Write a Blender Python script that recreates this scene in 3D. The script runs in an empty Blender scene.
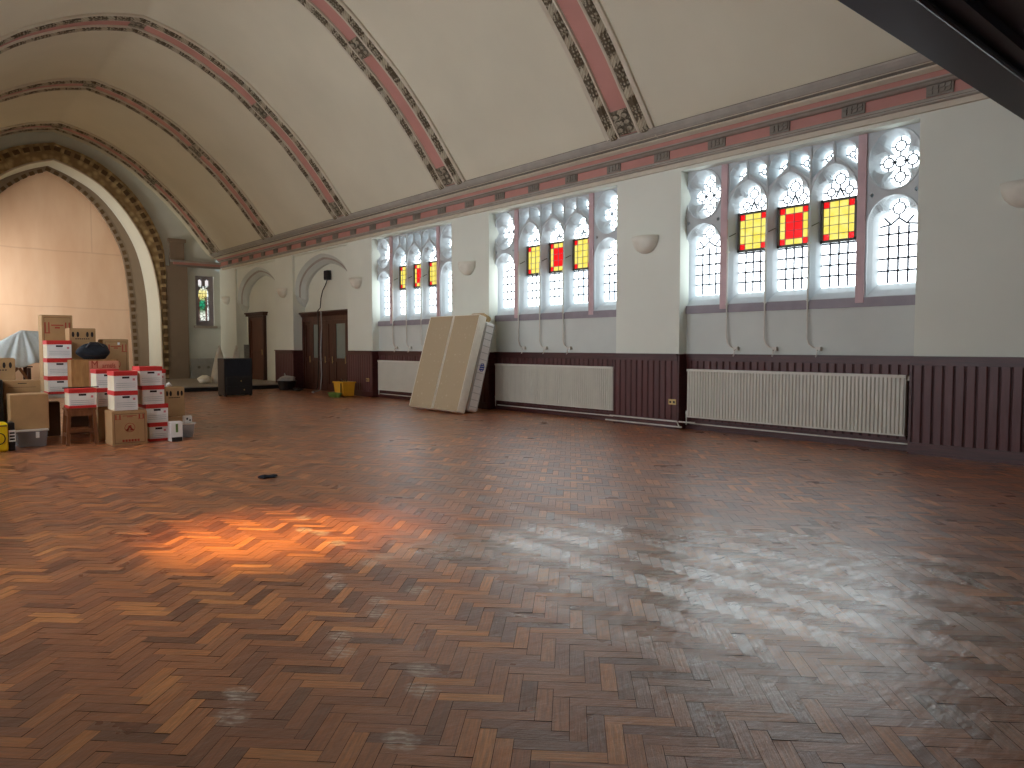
import bpy, math, random
from mathutils import Vector, Matrix
random.seed(7)
PI=math.pi
S=bpy.context.scene; COL=S.collection
# ------------------------------------------------------------------ materials
def lin(c):
    return tuple(((v/255)/12.92 if v/255<=.04045 else ((v/255+.055)/1.055)**2.4) for v in c)
MATS={}
class NT:
    def __init__(s,name):
        s.m=bpy.data.materials.new(name); s.m.use_nodes=True
        s.t=s.m.node_tree; s.n=s.t.nodes; s.b=s.n['Principled BSDF']; s.out=s.n['Material Output']
        MATS[name]=s.m
    def add(s,typ,**kw):
        n=s.n.new(typ)
        for k,v in kw.items(): setattr(n,k,v)
        return n
    def link(s,a,b): s.t.links.new(a,b)
    def inp(s,n,k,v):
        if isinstance(v,bpy.types.NodeSocket): s.link(v,n.inputs[k])
        else: n.inputs[k].default_value=v
    def math(s,op,a,b=0.,clamp=False):
        n=s.add('ShaderNodeMath',operation=op); n.use_clamp=clamp
        s.inp(n,0,a); s.inp(n,1,b); return n.outputs[0]
    def mix(s,f,a,b,bt='MIX'):
        n=s.add('ShaderNodeMix',data_type='RGBA',blend_type=bt)
        s.inp(n,0,f)
        for k,v in ((6,a),(7,b)):
            if isinstance(v,tuple): v=(*v[:3],1)
            s.inp(n,k,v)
        return n.outputs[2]
    def coord(s,kind='Object',scale=None):
        c=s.add('ShaderNodeTexCoord').outputs[kind]
        if scale is not None:
            m=s.add('ShaderNodeMapping'); s.link(c,m.inputs[0]); m.inputs['Scale'].default_value=scale; c=m.outputs[0]
        return c
    def geo(s,scale=(1,1,1)):
        g=s.add('ShaderNodeNewGeometry').outputs['Position']
        m=s.add('ShaderNodeMapping'); s.link(g,m.inputs[0]); m.inputs['Scale'].default_value=scale
        return m.outputs[0]
    def noise(s,vec,scale,detail=3,rough=.55):
        n=s.add('ShaderNodeTexNoise'); s.link(vec,n.inputs['Vector'])
        n.inputs['Scale'].default_value=scale; n.inputs['Detail'].default_value=detail; n.inputs['Roughness'].default_value=rough
        return n.outputs['Fac']
    def ramp(s,f,stops):
        n=s.add('ShaderNodeValToRGB'); s.link(f,n.inputs[0]); e=n.color_ramp.elements
        while len(e)<len(stops): e.new(.5)
        for i,(p,c) in enumerate(stops):
            e[i].position=p; e[i].color=(*c,1) if len(c)==3 else c
        return n.outputs[0]
    def maprange(s,f,a,b,c,d):
        n=s.add('ShaderNodeMapRange'); s.link(f,n.inputs[0])
        for i,v in enumerate((a,b,c,d)): n.inputs[i+1].default_value=v
        return n.outputs[0]
    def bump(s,h,dist=.01,strength=1.):
        n=s.add('ShaderNodeBump'); n.inputs['Distance'].default_value=dist; n.inputs['Strength'].default_value=strength
        s.link(h,n.inputs['Height']); s.link(n.outputs[0],s.b.inputs['Normal'])
    def base(s,c):
        s.inp(s.b,'Base Color',(*c[:3],1) if isinstance(c,tuple) else c)
def plain(name,rgb,rough=.6,var=.08,scale=3.,bump=0.,bscale=40.,metal=0.,spec=.5,alpha=None,trans=0.):
    t=NT(name); c=lin(rgb); v=t.geo()
    f=t.noise(v,scale,4)
    a=tuple(x*(1-var) for x in c); b=tuple(min(1,x*(1+var)) for x in c)
    t.base(t.mix(t.maprange(f,.3,.7,0,1),a,b))
    t.b.inputs['Roughness'].default_value=rough; t.b.inputs['Metallic'].default_value=metal
    t.b.inputs['Specular IOR Level'].default_value=spec
    if trans: t.b.inputs['Transmission Weight'].default_value=trans
    if alpha is not None: t.b.inputs['Alpha'].default_value=alpha
    if bump: t.bump(t.noise(v,bscale,3),bump)
    return t.m
def emis(name,rgb,strength,rgb2=None,scale=2.):
    t=NT(name); c=lin(rgb)
    t.base((.02,.02,.02)); t.b.inputs['Roughness'].default_value=.15
    if rgb2: col=t.mix(t.maprange(t.noise(t.geo(),scale,2),.35,.65,0,1),c,lin(rgb2)); t.link(col,t.b.inputs['Emission Color'])
    else: t.b.inputs['Emission Color'].default_value=(*c,1)
    t.b.inputs['Emission Strength'].default_value=strength
    return t.m
M={}
LR,LL=2.4,9.8       # daylight strength of right panes, left panes
M['vault']=plain('vault_plaster',(212,206,184),.85,.05,.5,.002,3.)
M['wall']=plain('wall_plaster',(226,230,218),.8,.04,.7,.001,8.)
M['wallgrey']=plain('grey_wall_paint',(208,214,208),.75,.05,1.2,.001,8.)
M['stone']=plain('painted_stone',(198,205,208),.6,.07,3.,.002,25.)
M['cream']=plain('cream_moulding',(205,196,176),.6,.06,4.)
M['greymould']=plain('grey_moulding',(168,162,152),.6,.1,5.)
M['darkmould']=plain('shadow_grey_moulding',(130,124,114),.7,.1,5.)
M['pink']=plain('pink_paint',(188,134,124),.6,.07,2.)
M['pinkm']=plain('pink_mullion_paint',(206,176,180),.6,.08,5.)
M['sill']=plain('sill_grey_violet',(150,144,152),.6,.08,5.)
M['rad']=plain('radiator_enamel',(208,206,194),.4,.03,4.)
M['pipe']=plain('pipe_paint',(214,212,202),.45,.05,8.)
M['navy']=plain('navy_gloss_paint',(44,54,84),.4,.1,2.)
M['black']=plain('black_plastic',(20,21,23),.4,.2,6.)
M['blackmatte']=plain('black_cloth',(24,28,36),.85,.3,20.,.004,60.)
M['blackbrown']=plain('black_brown_side',(44,36,34),.5)
M['lead']=plain('lead_came',(120,128,140),.6)
M['framedark']=plain('hopper_frame',(70,72,62),.5)
M['card']=plain('cardboard',(178,142,98),.85,.07,6.,.0006,60.)
M['card2']=plain('pale_cardboard',(190,156,112),.85,.06,6.)
M['shadecard']=plain('shade_brown_card',(86,60,40),.8)
M['cardred']=plain('salmon_card',(208,142,112),.8,.06,5.)
M['wbox']=plain('white_card',(236,236,232),.7,.03,6.)
M['wboxshade']=plain('shaded_white_card',(216,204,176),.8,.05,6.)  # white card with warm shade painted in, for the box sides
M['redlid']=plain('red_card',(205,48,44),.6,.08,8.)
M['printred']=plain('red_print',(168,66,46),.8)
M['printdark']=plain('dark_print',(40,32,28),.8)
M['printgrey']=plain('grey_print',(150,158,158),.8)
M['printpink']=plain('pink_print',(214,140,150),.8)
M['seamgrey']=plain('seam_grey',(196,198,194),.9)
M['blueprint']=plain('blue_print',(50,84,170),.7)
M['brownprint']=plain('brown_print',(110,78,52),.8)
M['sheet']=plain('dust_sheet',(190,196,192),.6,.08,4.,.01,12.)
M['yellow']=plain('yellow_plastic',(235,205,20),.4,.08,8.)
M['yellow2']=plain('amber_yellow_plastic',(214,158,36),.45,.08,8.)
M['green']=plain('green_hose',(90,120,50),.5,.2,30.)
M['brass']=plain('brass_plate',(190,165,110),.35,.05,8.,metal=.6)
M['sconce']=plain('sconce_plaster',(228,226,212),.6,.03,10.)
M['stage']=plain('stage_lino',(158,150,138),.45,.1,3.)
M['stageblack']=plain('stage_front_black',(14,13,13),.8)
M['fabric']=plain('divan_edge_fabric',(240,236,220),.9,.04,10.)
M['greyboard']=plain('grey_board',(150,152,148),.6,.08,6.)
M['canvas']=plain('white_canvas',(205,200,188),.8,.05,6.)
M['tan']=plain('tan_blanket',(176,148,104),.9,.25,14.,.01,30.)
M['pier']=plain('taupe_pier_paint',(142,126,108),.75,.04,1.)
M['cloth']=plain('grey_cloth',(176,178,180),.9,.15,14.,.01,30.)
M['dust']=plain('dusty_grey',(120,118,112),.9,.2,20.)
def panel_mat():
    t=NT('chancel_boarding'); v=t.geo()
    a=lin((244,214,186)); b=lin((232,196,164))
    f=t.noise(t.geo((1.2,1,.35)),.9,4)
    c=t.mix(t.maprange(f,.35,.65,0,1),a,b)
    # seams between the boards, slightly wavy
    sep=t.add('ShaderNodeSeparateXYZ'); t.link(v,sep.inputs[0])
    z=t.math('ADD',sep.outputs[2],t.math('MULTIPLY',t.noise(t.geo((.5,1,1)),.8,1),.35))
    seam=None
    for zz,w in ((2.9,.03),(4.85,.035)):
        s=t.math('SUBTRACT',1.,t.math('DIVIDE',t.math('ABSOLUTE',t.math('SUBTRACT',z,zz)),w),True)
        seam=s if seam is None else t.math('MAXIMUM',seam,s)
    xs=t.math('SUBTRACT',1.,t.math('DIVIDE',t.math('ABSOLUTE',t.math('SUBTRACT',sep.outputs[0],5.75)),.03),True)
    xs=t.math('MULTIPLY',xs,t.math('GREATER_THAN',z,4.85))
    seam=t.math('MAXIMUM',seam,xs)
    t.base(t.mix(t.math('MULTIPLY',seam,.35),c,lin((190,150,120))))
    t.b.inputs['Roughness'].default_value=.6
    return t.m
M['panel']=panel_mat()
def wood(name,dark,light,rough,scale=(14,14,1.2),rnd=.5,coat=0.):
    t=NT(name); v=t.geo(scale)
    g=t.add('ShaderNodeNewGeometry').outputs['Random Per Island']
    f=t.noise(v,2.,5,.6)
    c=t.mix(t.maprange(f,.3,.7,0,1),lin(dark),lin(light))
    k=t.maprange(g,0,1,1-rnd,1+rnd)
    h=t.add('ShaderNodeHueSaturation'); t.link(c,h.inputs['Color']); t.link(k,h.inputs['Value'])
    t.base(h.outputs[0]); t.b.inputs['Roughness'].default_value=rough
    t.bump(f,.002,.5)
    if coat: t.b.inputs['Coat Weight'].default_value=coat
    return t.m
M['dado']=wood('mahogany_boards',(76,38,38),(92,48,46),.42,rnd=.10)
M['dadorail']=wood('mahogany_rail',(56,26,26),(84,42,40),.4,(3,1.2,20),rnd=.1)
M['dadogap']=plain('mahogany_joint',(44,20,20),.6)
M['door']=wood('door_wood',(48,22,15),(80,42,28),.45,rnd=.15)
M['doorlight']=wood('lighter_door_wood',(74,42,28),(104,62,42),.45,rnd=.15)
M['stool']=wood('stool_wood',(96,58,34),(140,92,56),.5,rnd=.15)
M['cardwood']=wood('wood_grain_card',(150,104,56),(186,138,82),.7,(8,8,1.5),rnd=.05)
def carved(name,light,dark,k=1.):
    t=NT(name); uv=t.add('ShaderNodeUVMap').outputs[0]
    sep=t.add('ShaderNodeSeparateXYZ'); t.link(uv,sep.inputs[0]); u,v=sep.outputs[0],sep.outputs[1]
    vo=t.add('ShaderNodeTexVoronoi'); m=t.add('ShaderNodeMapping'); t.link(uv,m.inputs[0]); m.inputs['Scale'].default_value=(22*k,22*k,1)
    t.link(m.outputs[0],vo.inputs['Vector']); vo.inputs['Scale'].default_value=1.
    n=t.noise(uv,30*k,3,.7)
    leaf=t.math('ADD',t.math('MULTIPLY',vo.outputs['Distance'],.9),t.math('MULTIPLY',n,.5))
    leafm=t.maprange(leaf,.42,.8,0,1)
    # ribbon crossing diagonally between the leaf clusters
    ph=t.math('FRACT',t.math('MULTIPLY',t.math('ADD',u,t.math('MULTIPLY',v,.9)),1/.52*k))
    rib=t.math('LESS_THAN',ph,.27)
    wave=t.maprange(t.math('FRACT',t.math('MULTIPLY',t.math('ADD',u,v),14*k)),0,1,0.05,.45)
    fac=t.add('ShaderNodeMix',data_type='FLOAT'); t.link(rib,fac.inputs[0]); t.link(leafm,fac.inputs[2]); t.link(wave,fac.inputs[3])
    t.base(t.mix(fac.outputs[0],lin(light),lin(dark)))
    t.b.inputs['Roughness'].default_value=.7
    inv=t.math('SUBTRACT',1.,fac.outputs[0]); t.bump(inv,.03,1.)
    return t.m
M['carved']=carved('carved_leaf_band',(190,180,156),(88,76,56))
M['carvedboss']=carved('carved_boss',(178,168,146),(100,90,72),.9)
def goldband():
    t=NT('gilded_arch_band'); v=t.geo()
    vo=t.add('ShaderNodeTexVoronoi'); m=t.geo((5,5,5)); t.link(m,vo.inputs['Vector']); vo.inputs['Scale'].default_value=1.
    f=t.maprange(vo.outputs['Distance'],.2,.6,0,1)
    t.base(t.mix(f,lin((196,174,128)),lin((146,122,84))))
    t.b.inputs['Roughness'].default_value=.6; t.bump(vo.outputs['Distance'],.03,.7)
    return t.m
M['gold']=goldband()
M['golddark']=plain('gilded_square_dark',(98,76,48),.7,.2,10.)
def divan():
    t=NT('divan_pattern_fabric'); v=t.coord('Object')
    vo=t.add('ShaderNodeTexVoronoi'); t.link(v,vo.inputs['Vector']); vo.inputs['Scale'].default_value=7.; vo.inputs['Randomness'].default_value=.6
    f=t.maprange(vo.outputs['Distance'],.10,.2,1,0)
    f=t.math('MULTIPLY',f,t.maprange(t.noise(v,40,2),.45,.6,0,1))
    c=t.mix(t.math('MULTIPLY',f,.6),lin((178,160,130)),lin((214,200,172)))
    t.base(c); t.b.inputs['Roughness'].default_value=.9
    return t.m
M['divan']=divan()
def floor_mat():
    t=NT('herringbone_parquet')
    uv=t.add('ShaderNodeUVMap').outputs[0]; g=t.add('ShaderNodeNewGeometry')
    rnd=g.outputs['Random Per Island']; P=t.geo()
    # every block: tone of its own
    c=t.ramp(rnd,[(0,lin((112,62,42))),(.15,lin((140,80,54))),(.45,lin((172,104,64))),(.8,lin((186,114,66))),(.93,lin((212,134,72))),(1,lin((226,150,82)))])
    m=t.add('ShaderNodeMapping'); t.link(uv,m.inputs[0]); m.inputs['Scale'].default_value=(6,90,1)
    off=t.add('ShaderNodeVectorMath',operation='ADD'); t.link(m.outputs[0],off.inputs[0])
    cb=t.add('ShaderNodeCombineXYZ'); t.link(t.math('MULTIPLY',rnd,91.),cb.inputs[0]); t.link(t.math('MULTIPLY',rnd,37.),cb.inputs[1]); t.link(cb.outputs[0],off.inputs[1])
    gr=t.noise(off.outputs[0],1.,5,.65)
    h=t.add('ShaderNodeHueSaturation'); t.link(c,h.inputs['Color']); t.link(t.maprange(gr,.3,.7,.66,1.3),h.inputs['Value'])
    c=h.outputs[0]
    # broad tone drift, worn lacquer paled with painted window glare
    big=t.noise(P,.45,3)
    c=t.mix(t.maprange(big,.35,.7,0,.35),c,lin((128,82,60)))
    sep=t.add('ShaderNodeSeparateXYZ'); t.link(P,sep.inputs[0]); X,Y=sep.outputs[0],sep.outputs[1]
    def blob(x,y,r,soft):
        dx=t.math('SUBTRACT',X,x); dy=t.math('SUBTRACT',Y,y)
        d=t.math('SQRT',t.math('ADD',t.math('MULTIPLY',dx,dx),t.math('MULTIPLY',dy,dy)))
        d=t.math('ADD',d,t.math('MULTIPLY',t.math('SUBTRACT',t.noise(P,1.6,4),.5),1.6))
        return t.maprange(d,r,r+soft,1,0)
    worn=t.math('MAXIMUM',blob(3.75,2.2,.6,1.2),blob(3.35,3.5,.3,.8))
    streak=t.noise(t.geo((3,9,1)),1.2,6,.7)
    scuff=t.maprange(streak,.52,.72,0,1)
    worn_glare_f=t.math('MULTIPLY',worn,t.maprange(streak,.36,.60,.12,.7))
    c=t.mix(worn_glare_f,c,lin((178,172,162)))  # pale grey puts the window glare into the worn wood's colour
    # dust and scuffs
    sc2=t.math('MULTIPLY',t.maprange(t.noise(t.geo((10,4,1)),1.,7,.75),.62,.72,0,1),.30)
    c=t.mix(sc2,c,lin((150,130,112)))
    crack=t.math('MULTIPLY',worn,t.maprange(t.noise(t.geo((5,16,1)),1.4,6,.75),.6,.68,0,.8))
    c=t.mix(crack,c,lin((52,38,30)))
    # dusty shoe prints
    fp=None; fpn=t.math('MULTIPLY',t.math('SUBTRACT',t.noise(P,22,4,.7),.5),2.6)
    for (x,y) in FOOT:
        dx=t.math('DIVIDE',t.math('SUBTRACT',X,x),.055); dy=t.math('DIVIDE',t.math('SUBTRACT',Y,y),.075)
        d=t.math('ADD',t.math('ADD',t.math('MULTIPLY',dx,dx),t.math('MULTIPLY',dy,dy)),fpn)
        e=t.maprange(d,.3,1.5,1,0)
        fp=e if fp is None else t.math('MAXIMUM',fp,e)
    w=t.add('ShaderNodeTexWave'); w.bands_direction='DIAGONAL'; t.link(P,w.inputs[0]); w.inputs['Scale'].default_value=14.; w.inputs['Distortion'].default_value=5.
    fpf=t.math('MULTIPLY',fp,t.math('MULTIPLY',t.maprange(w.outputs['Fac'],.2,.7,.35,1),t.maprange(t.noise(P,25,3),.35,.6,.15,.75)))
    c=t.mix(fpf,c,lin((226,216,202)))
    # long pale scratches near the lens
    scr=None
    for (x,y,w_,y0,y1) in ((.13,3.0,.006,2.4,3.6),):
        pass
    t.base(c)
    rough=t.math('ADD',t.maprange(t.noise(P,1.3,5,.6),.3,.7,.28,.46),t.math('MULTIPLY',t.math('SUBTRACT',rnd,.5),.10))
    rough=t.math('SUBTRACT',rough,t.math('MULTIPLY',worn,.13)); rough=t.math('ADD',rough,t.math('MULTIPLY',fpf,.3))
    t.link(rough,t.b.inputs['Roughness'])
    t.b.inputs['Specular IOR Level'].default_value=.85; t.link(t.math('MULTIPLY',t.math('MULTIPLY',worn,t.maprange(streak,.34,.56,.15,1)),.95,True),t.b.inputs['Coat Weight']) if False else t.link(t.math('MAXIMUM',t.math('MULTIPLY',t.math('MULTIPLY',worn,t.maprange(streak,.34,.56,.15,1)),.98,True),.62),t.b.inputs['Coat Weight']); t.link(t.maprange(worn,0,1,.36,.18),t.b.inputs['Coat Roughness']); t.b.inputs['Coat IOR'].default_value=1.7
    hgt=t.math('ADD',t.math('MULTIPLY',gr,.35),t.math('MULTIPLY',t.noise(t.geo((2,5,1)),2.2,5,.6),1.2))
    t.bump(hgt,.008,.7); t.link(t.b.inputs['Normal'].links[0].from_socket,t.b.inputs['Coat Normal']); t.b.inputs['IOR'].default_value=1.5
    return t.m
FOOT=[(2.46,5.42),(2.32,4.57),(2.39,4.07),(2.26,4.01),(1.96,3.92),(1.89,3.75),(1.95,3.38),(1.85,3.22),(2.2,3.39),(1.57,3.08),(1.49,2.91),(1.66,2.53),(1.56,2.38),(1.0,2.81),(.92,2.65),(1.30,2.12),(2.3,5.05),(2.35,4.9)]
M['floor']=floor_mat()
M['floorgap']=plain('joint_dirt',(34,20,14),.9)
RC=(232,246,255); LC=(236,244,255)
M['glassR']=emis('daylit_glass',(226,243,250),LR,(244,250,252),1.2)
M['glassL']=emis('daylit_glass_west',LC,LL); M['glassF']=emis('daylit_glass_far_west',(250,240,220),2.6)
M['yglass']=emis('yellow_glass',(244,220,84),.42,(248,232,124),9.)
M['rglass']=emis('red_glass',(232,10,16),.5)
M['yglassL']=emis('yellow_glass_west',(246,200,60),3.); M['rglassL']=emis('red_glass_west',(230,30,10),2.)
M['frost']=plain('obscured_glass',(104,122,118),.3,.1,4.)
M['clearplastic']=plain('clear_plastic',(200,208,214),.25,.05,5.,alpha=.45)
M['glassend']=None
def stained():
    t=NT('stained_figure_glass'); P=t.geo()
    sep=t.add('ShaderNodeSeparateXYZ'); t.link(P,sep.inputs[0])
    x=t.math('DIVIDE',t.math('SUBTRACT',sep.outputs[0],9.22),.2); z=t.math('DIVIDE',t.math('SUBTRACT',sep.outputs[2],2.30),1.25)
    n=t.noise(P,14,2); x2=t.math('ADD',x,t.math('MULTIPLY',t.math('SUBTRACT',n,.5),.7)); z2=t.math('ADD',z,t.math('MULTIPLY',t.math('SUBTRACT',n,.5),.12))
    c=t.ramp(z2,[(0,lin((235,240,230))),(.2,lin((225,232,215))),(.34,lin((70,110,70))),(.42,lin((20,130,90))),(.6,lin((40,150,110))),(.72,lin((225,205,120))),(.9,lin((235,225,150))),(1,lin((225,235,225)))])
    ax=t.math('ABSOLUTE',x2)
    side=t.math('MULTIPLY',t.math('GREATER_THAN',ax,.5),t.math('LESS_THAN',z,.72))
    c=t.mix(t.math('MULTIPLY',side,.9),c,lin((90,30,30)))
    edge=t.math('GREATER_THAN',t.math('ABSOLUTE',x),.85)
    c=t.mix(edge,c,lin((230,240,235)))
    vo=t.add('ShaderNodeTexVoronoi'); vo.feature='DISTANCE_TO_EDGE'; t.link(P,vo.inputs['Vector']); vo.inputs['Scale'].default_value=9.
    c=t.mix(t.math('LESS_THAN',vo.outputs['Distance'],.06),c,(.01,.01,.01))
    t.base((.02,.02,.02)); t.link(c,t.b.inputs['Emission Color']); t.b.inputs['Emission Strength'].default_value=.42
    return t.m
M['stained']=stained()
# ------------------------------------------------------------------ mesh builder
class MB:
    def __init__(s): s.v=[];s.f=[];s.m=[];s.uv=[]
    def face(s,pts,m=0,uv=None):
        i=len(s.v); s.v+= [tuple(p) for p in pts]; s.f.append(tuple(range(i,i+len(pts)))); s.m.append(m); s.uv.append(uv)
    def idx(s,verts,faces,m=0):
        i=len(s.v); s.v+=[tuple(p) for p in verts]
        for f in faces: s.f.append(tuple(i+k for k in f)); s.m.append(m); s.uv.append(None)
    def box(s,x0,x1,y0,y1,z0,z1,m=0,ms=None):
        v=[(x,y,z) for x in (x0,x1) for y in (y0,y1) for z in (z0,z1)]
        fs=[(0,1,3,2),(4,6,7,5),(0,4,5,1),(2,3,7,6),(0,2,6,4),(1,5,7,3)]  # -x +x -y +y -z +z
        i=len(s.v); s.v+=v
        for k,f in enumerate(fs):
            s.f.append(tuple(i+q for q in f)); s.m.append(ms[k] if ms else m); s.uv.append(None)
        return s
    def obox(s,c,ax,ay,az,m=0):   # oriented box: centre, half-vectors
        c=Vector(c);ax=Vector(ax);ay=Vector(ay);az=Vector(az)
        v=[c+ax*a+ay*b+az*d for a in (-1,1) for b in (-1,1) for d in (-1,1)]
        s.idx(v,[(0,1,3,2),(4,6,7,5),(0,4,5,1),(2,3,7,6),(0,2,6,4),(1,5,7,3)],m); return s
    def bar(s,p,q,w,d=None,m=0,up=(0,0,1)):
        p=Vector(p);q=Vector(q);a=(q-p)/2; n=a.normalized(); u=Vector(up)
        if abs(n.dot(u))>.95: u=Vector((0,1,0))
        r=n.cross(u).normalized(); t=r.cross(n); d=d or w
        return s.obox((p+q)/2,a,r*w/2,t*d/2,m)
    def tube(s,path,r,seg=8,m=0,closed=False):
        path=[Vector(p) for p in path]; n=len(path); rs=r if isinstance(r,(list,tuple)) else [r]*n
        loops=[]; prev=None
        for i,p in enumerate(path):
            a=path[(i-1)%n] if (i>0 or closed) else p; b=path[(i+1)%n] if (i<n-1 or closed) else p
            t=(b-a).normalized()
            if prev is None:
                u=Vector((0,0,1)) if abs(t.z)<.9 else Vector((1,0,0)); prev=t.cross(u).normalized()
            nn=(prev-t*prev.dot(t)).normalized(); bb=t.cross(nn); prev=nn
            loops.append([p+(nn*math.cos(2*PI*k/seg)+bb*math.sin(2*PI*k/seg))*rs[i] for k in range(seg)])
        i0=len(s.v)
        for l in loops: s.v+=[tuple(q) for q in l]
        for i in range(n-(0 if closed else 1)):
            j=(i+1)%n
            for k in range(seg):
                s.f.append((i0+i*seg+k,i0+i*seg+(k+1)%seg,i0+j*seg+(k+1)%seg,i0+j*seg+k)); s.m.append(m); s.uv.append(None)
        if not closed:
            s.f.append(tuple(i0+k for k in range(seg))[::-1]); s.m.append(m); s.uv.append(None)
            s.f.append(tuple(i0+(n-1)*seg+k for k in range(seg))); s.m.append(m); s.uv.append(None)
        return s
    def lathe(s,prof,c,seg=20,m=0,a0=0,a1=2*PI):
        full=abs(a1-a0-2*PI)<1e-6; n=seg if full else seg+1
        i0=len(s.v)
        for r,z in prof:
            for k in range(n):
                a=a0+(a1-a0)*k/seg; s.v.append((c[0]+r*math.cos(a),c[1]+r*math.sin(a),c[2]+z))
        for i in range(len(prof)-1):
            for k in range(seg):
                k2=(k+1)%n if full else k+1
                s.f.append((i0+i*n+k,i0+i*n+k2,i0+(i+1)*n+k2,i0+(i+1)*n+k)); s.m.append(m); s.uv.append(None)
        return s
    def loft(s,loops,m=0,closed=True,ms=None):
        n=len(loops[0]); i0=len(s.v)
        for l in loops: s.v+=[tuple(p) for p in l]
        for i in range(len(loops)-1):
            for k in range(n if closed else n-1):
                k2=(k+1)%n
                s.f.append((i0+i*n+k,i0+i*n+k2,i0+(i+1)*n+k2,i0+(i+1)*n+k)); s.m.append(ms[i] if ms else m); s.uv.append(None)
        return s
    def grid(s,fn,nu,nv,m=0):
        i0=len(s.v)
        for i in range(nu+1):
            for j in range(nv+1): s.v.append(tuple(fn(i/nu,j/nv)))
        for i in range(nu):
            for j in range(nv):
                a=i0+i*(nv+1)+j; s.f.append((a,a+1,a+nv+2,a+nv+1)); s.m.append(m); s.uv.append((( i/nu,j/nv),(i/nu,(j+1)/nv),((i+1)/nu,(j+1)/nv),((i+1)/nu,j/nv)))
        return s
    def merge(s,mesh,fn,m=0):
        i=len(s.v); s.v+=[tuple(fn(v.co)) for v in mesh.vertices]
        for p in mesh.polygons: s.f.append(tuple(i+k for k in p.vertices)); s.m.append(m); s.uv.append(None)
        return s
    def build(s,name,mats,parent=None,smooth=False,origin=None,bevel=0,mtx=None,solid=0,subsurf=0,label=None,kind=None):
        vs=[Vector(v) for v in s.v]
        if mtx is not None: vs=[mtx@v for v in vs]
        if parent is not None: o0=WORLD.get(parent.name,Vector())
        elif origin is not None: o0=Vector(origin)
        else:
            lo=[min(v[i] for v in vs) for i in range(3)]; hi=[max(v[i] for v in vs) for i in range(3)]
            o0=Vector(((lo[0]+hi[0])/2,(lo[1]+hi[1])/2,lo[2]))
        me=bpy.data.meshes.new(name); me.from_pydata([v-o0 for v in vs],[],s.f)
        if not isinstance(mats,(list,tuple)): mats=[mats]
        for x in mats: me.materials.append(M[x] if isinstance(x,str) else x)
        me.polygons.foreach_set('material_index',s.m)
        if any(u is not None for u in s.uv):
            ul=me.uv_layers.new(name='UVMap'); k=0
            for f,u in zip(s.f,s.uv):
                for q in range(len(f)):
                    if u is not None: ul.data[k].uv=u[q]
                    k+=1
        if smooth: me.polygons.foreach_set('use_smooth',[True]*len(s.f))
        me.update()
        o=bpy.data.objects.new(name,me); COL.objects.link(o)
        if parent is not None: o.parent=parent; WORLD[o.name]=o0
        else: o.location=o0; WORLD[o.name]=o0
        if solid:
            q=o.modifiers.new('solid','SOLIDIFY'); q.thickness=solid
        if bevel:
            q=o.modifiers.new('bevel','BEVEL'); q.width=bevel; q.segments=2; q.limit_method='ANGLE'; q.angle_limit=.6
        if subsurf:
            q=o.modifiers.new('sub','SUBSURF'); q.levels=q.render_levels=subsurf
        if label: o['label']=label
        if kind: o['kind']=kind
        return o
WORLD={}
def empty(name,loc):
    o=bpy.data.objects.new(name,None); COL.objects.link(o); o.location=loc; o.empty_display_size=.1; WORLD[o.name]=Vector(loc); return o
def tag(o,label=None,cat=None,group=None,kind=None):
    if label:o['label']=label
    if cat:o['category']=cat
    if group:o['group']=group
    if kind:o['kind']=kind
    return o
def copy_tree(o,off,parent=None):
    c=o.copy(); COL.objects.link(c)
    if parent is None: c.location=Vector(o.location)+Vector(off)
    else: c.parent=parent
    for ch in [x for x in ALL_CH.get(o.name,[])]: copy_tree(ch,off,c)
    return c
ALL_CH={}
def children(o): return [c for c in bpy.data.objects if c.parent==o]
def fillmesh(outer,holes):
    cu=bpy.data.curves.new('tmpc','CURVE'); cu.dimensions='2D'; cu.fill_mode='BOTH'
    for l in [outer]+holes:
        sp=cu.splines.new('POLY'); sp.points.add(len(l)-1)
        for i,(a,b) in enumerate(l): sp.points[i].co=(a,b,0,1)
        sp.use_cyclic_u=True
    o=bpy.data.objects.new('tmpo',cu); COL.objects.link(o)
    dg=bpy.context.evaluated_depsgraph_get(); dg.update()
    me=bpy.data.meshes.new_from_object(o.evaluated_get(dg))
    bpy.data.objects.remove(o); bpy.data.curves.remove(cu)
    return me
def textmesh(body,size,extr=.0,bold=0.):
    cu=bpy.data.curves.new('tmpt','FONT'); cu.body=body; cu.size=size; cu.extrude=extr; cu.offset=bold; cu.align_x='CENTER'; cu.align_y='CENTER'
    o=bpy.data.objects.new('tmpo',cu); COL.objects.link(o)
    dg=bpy.context.evaluated_depsgraph_get(); dg.update()
    me=bpy.data.meshes.new_from_object(o.evaluated_get(dg))
    bpy.data.objects.remove(o); bpy.data.curves.remove(cu); return me
# ------------------------------------------------------------------ dimensions
XW=9.8; XC=4.45; XL=2*XC-XW; Y0=-3.0; Y1=28.7; DEP=.20
BAY=[5.54+4.93*k for k in range(5)]; HB=1.79
mir=lambda x:2*XC-x
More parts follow.
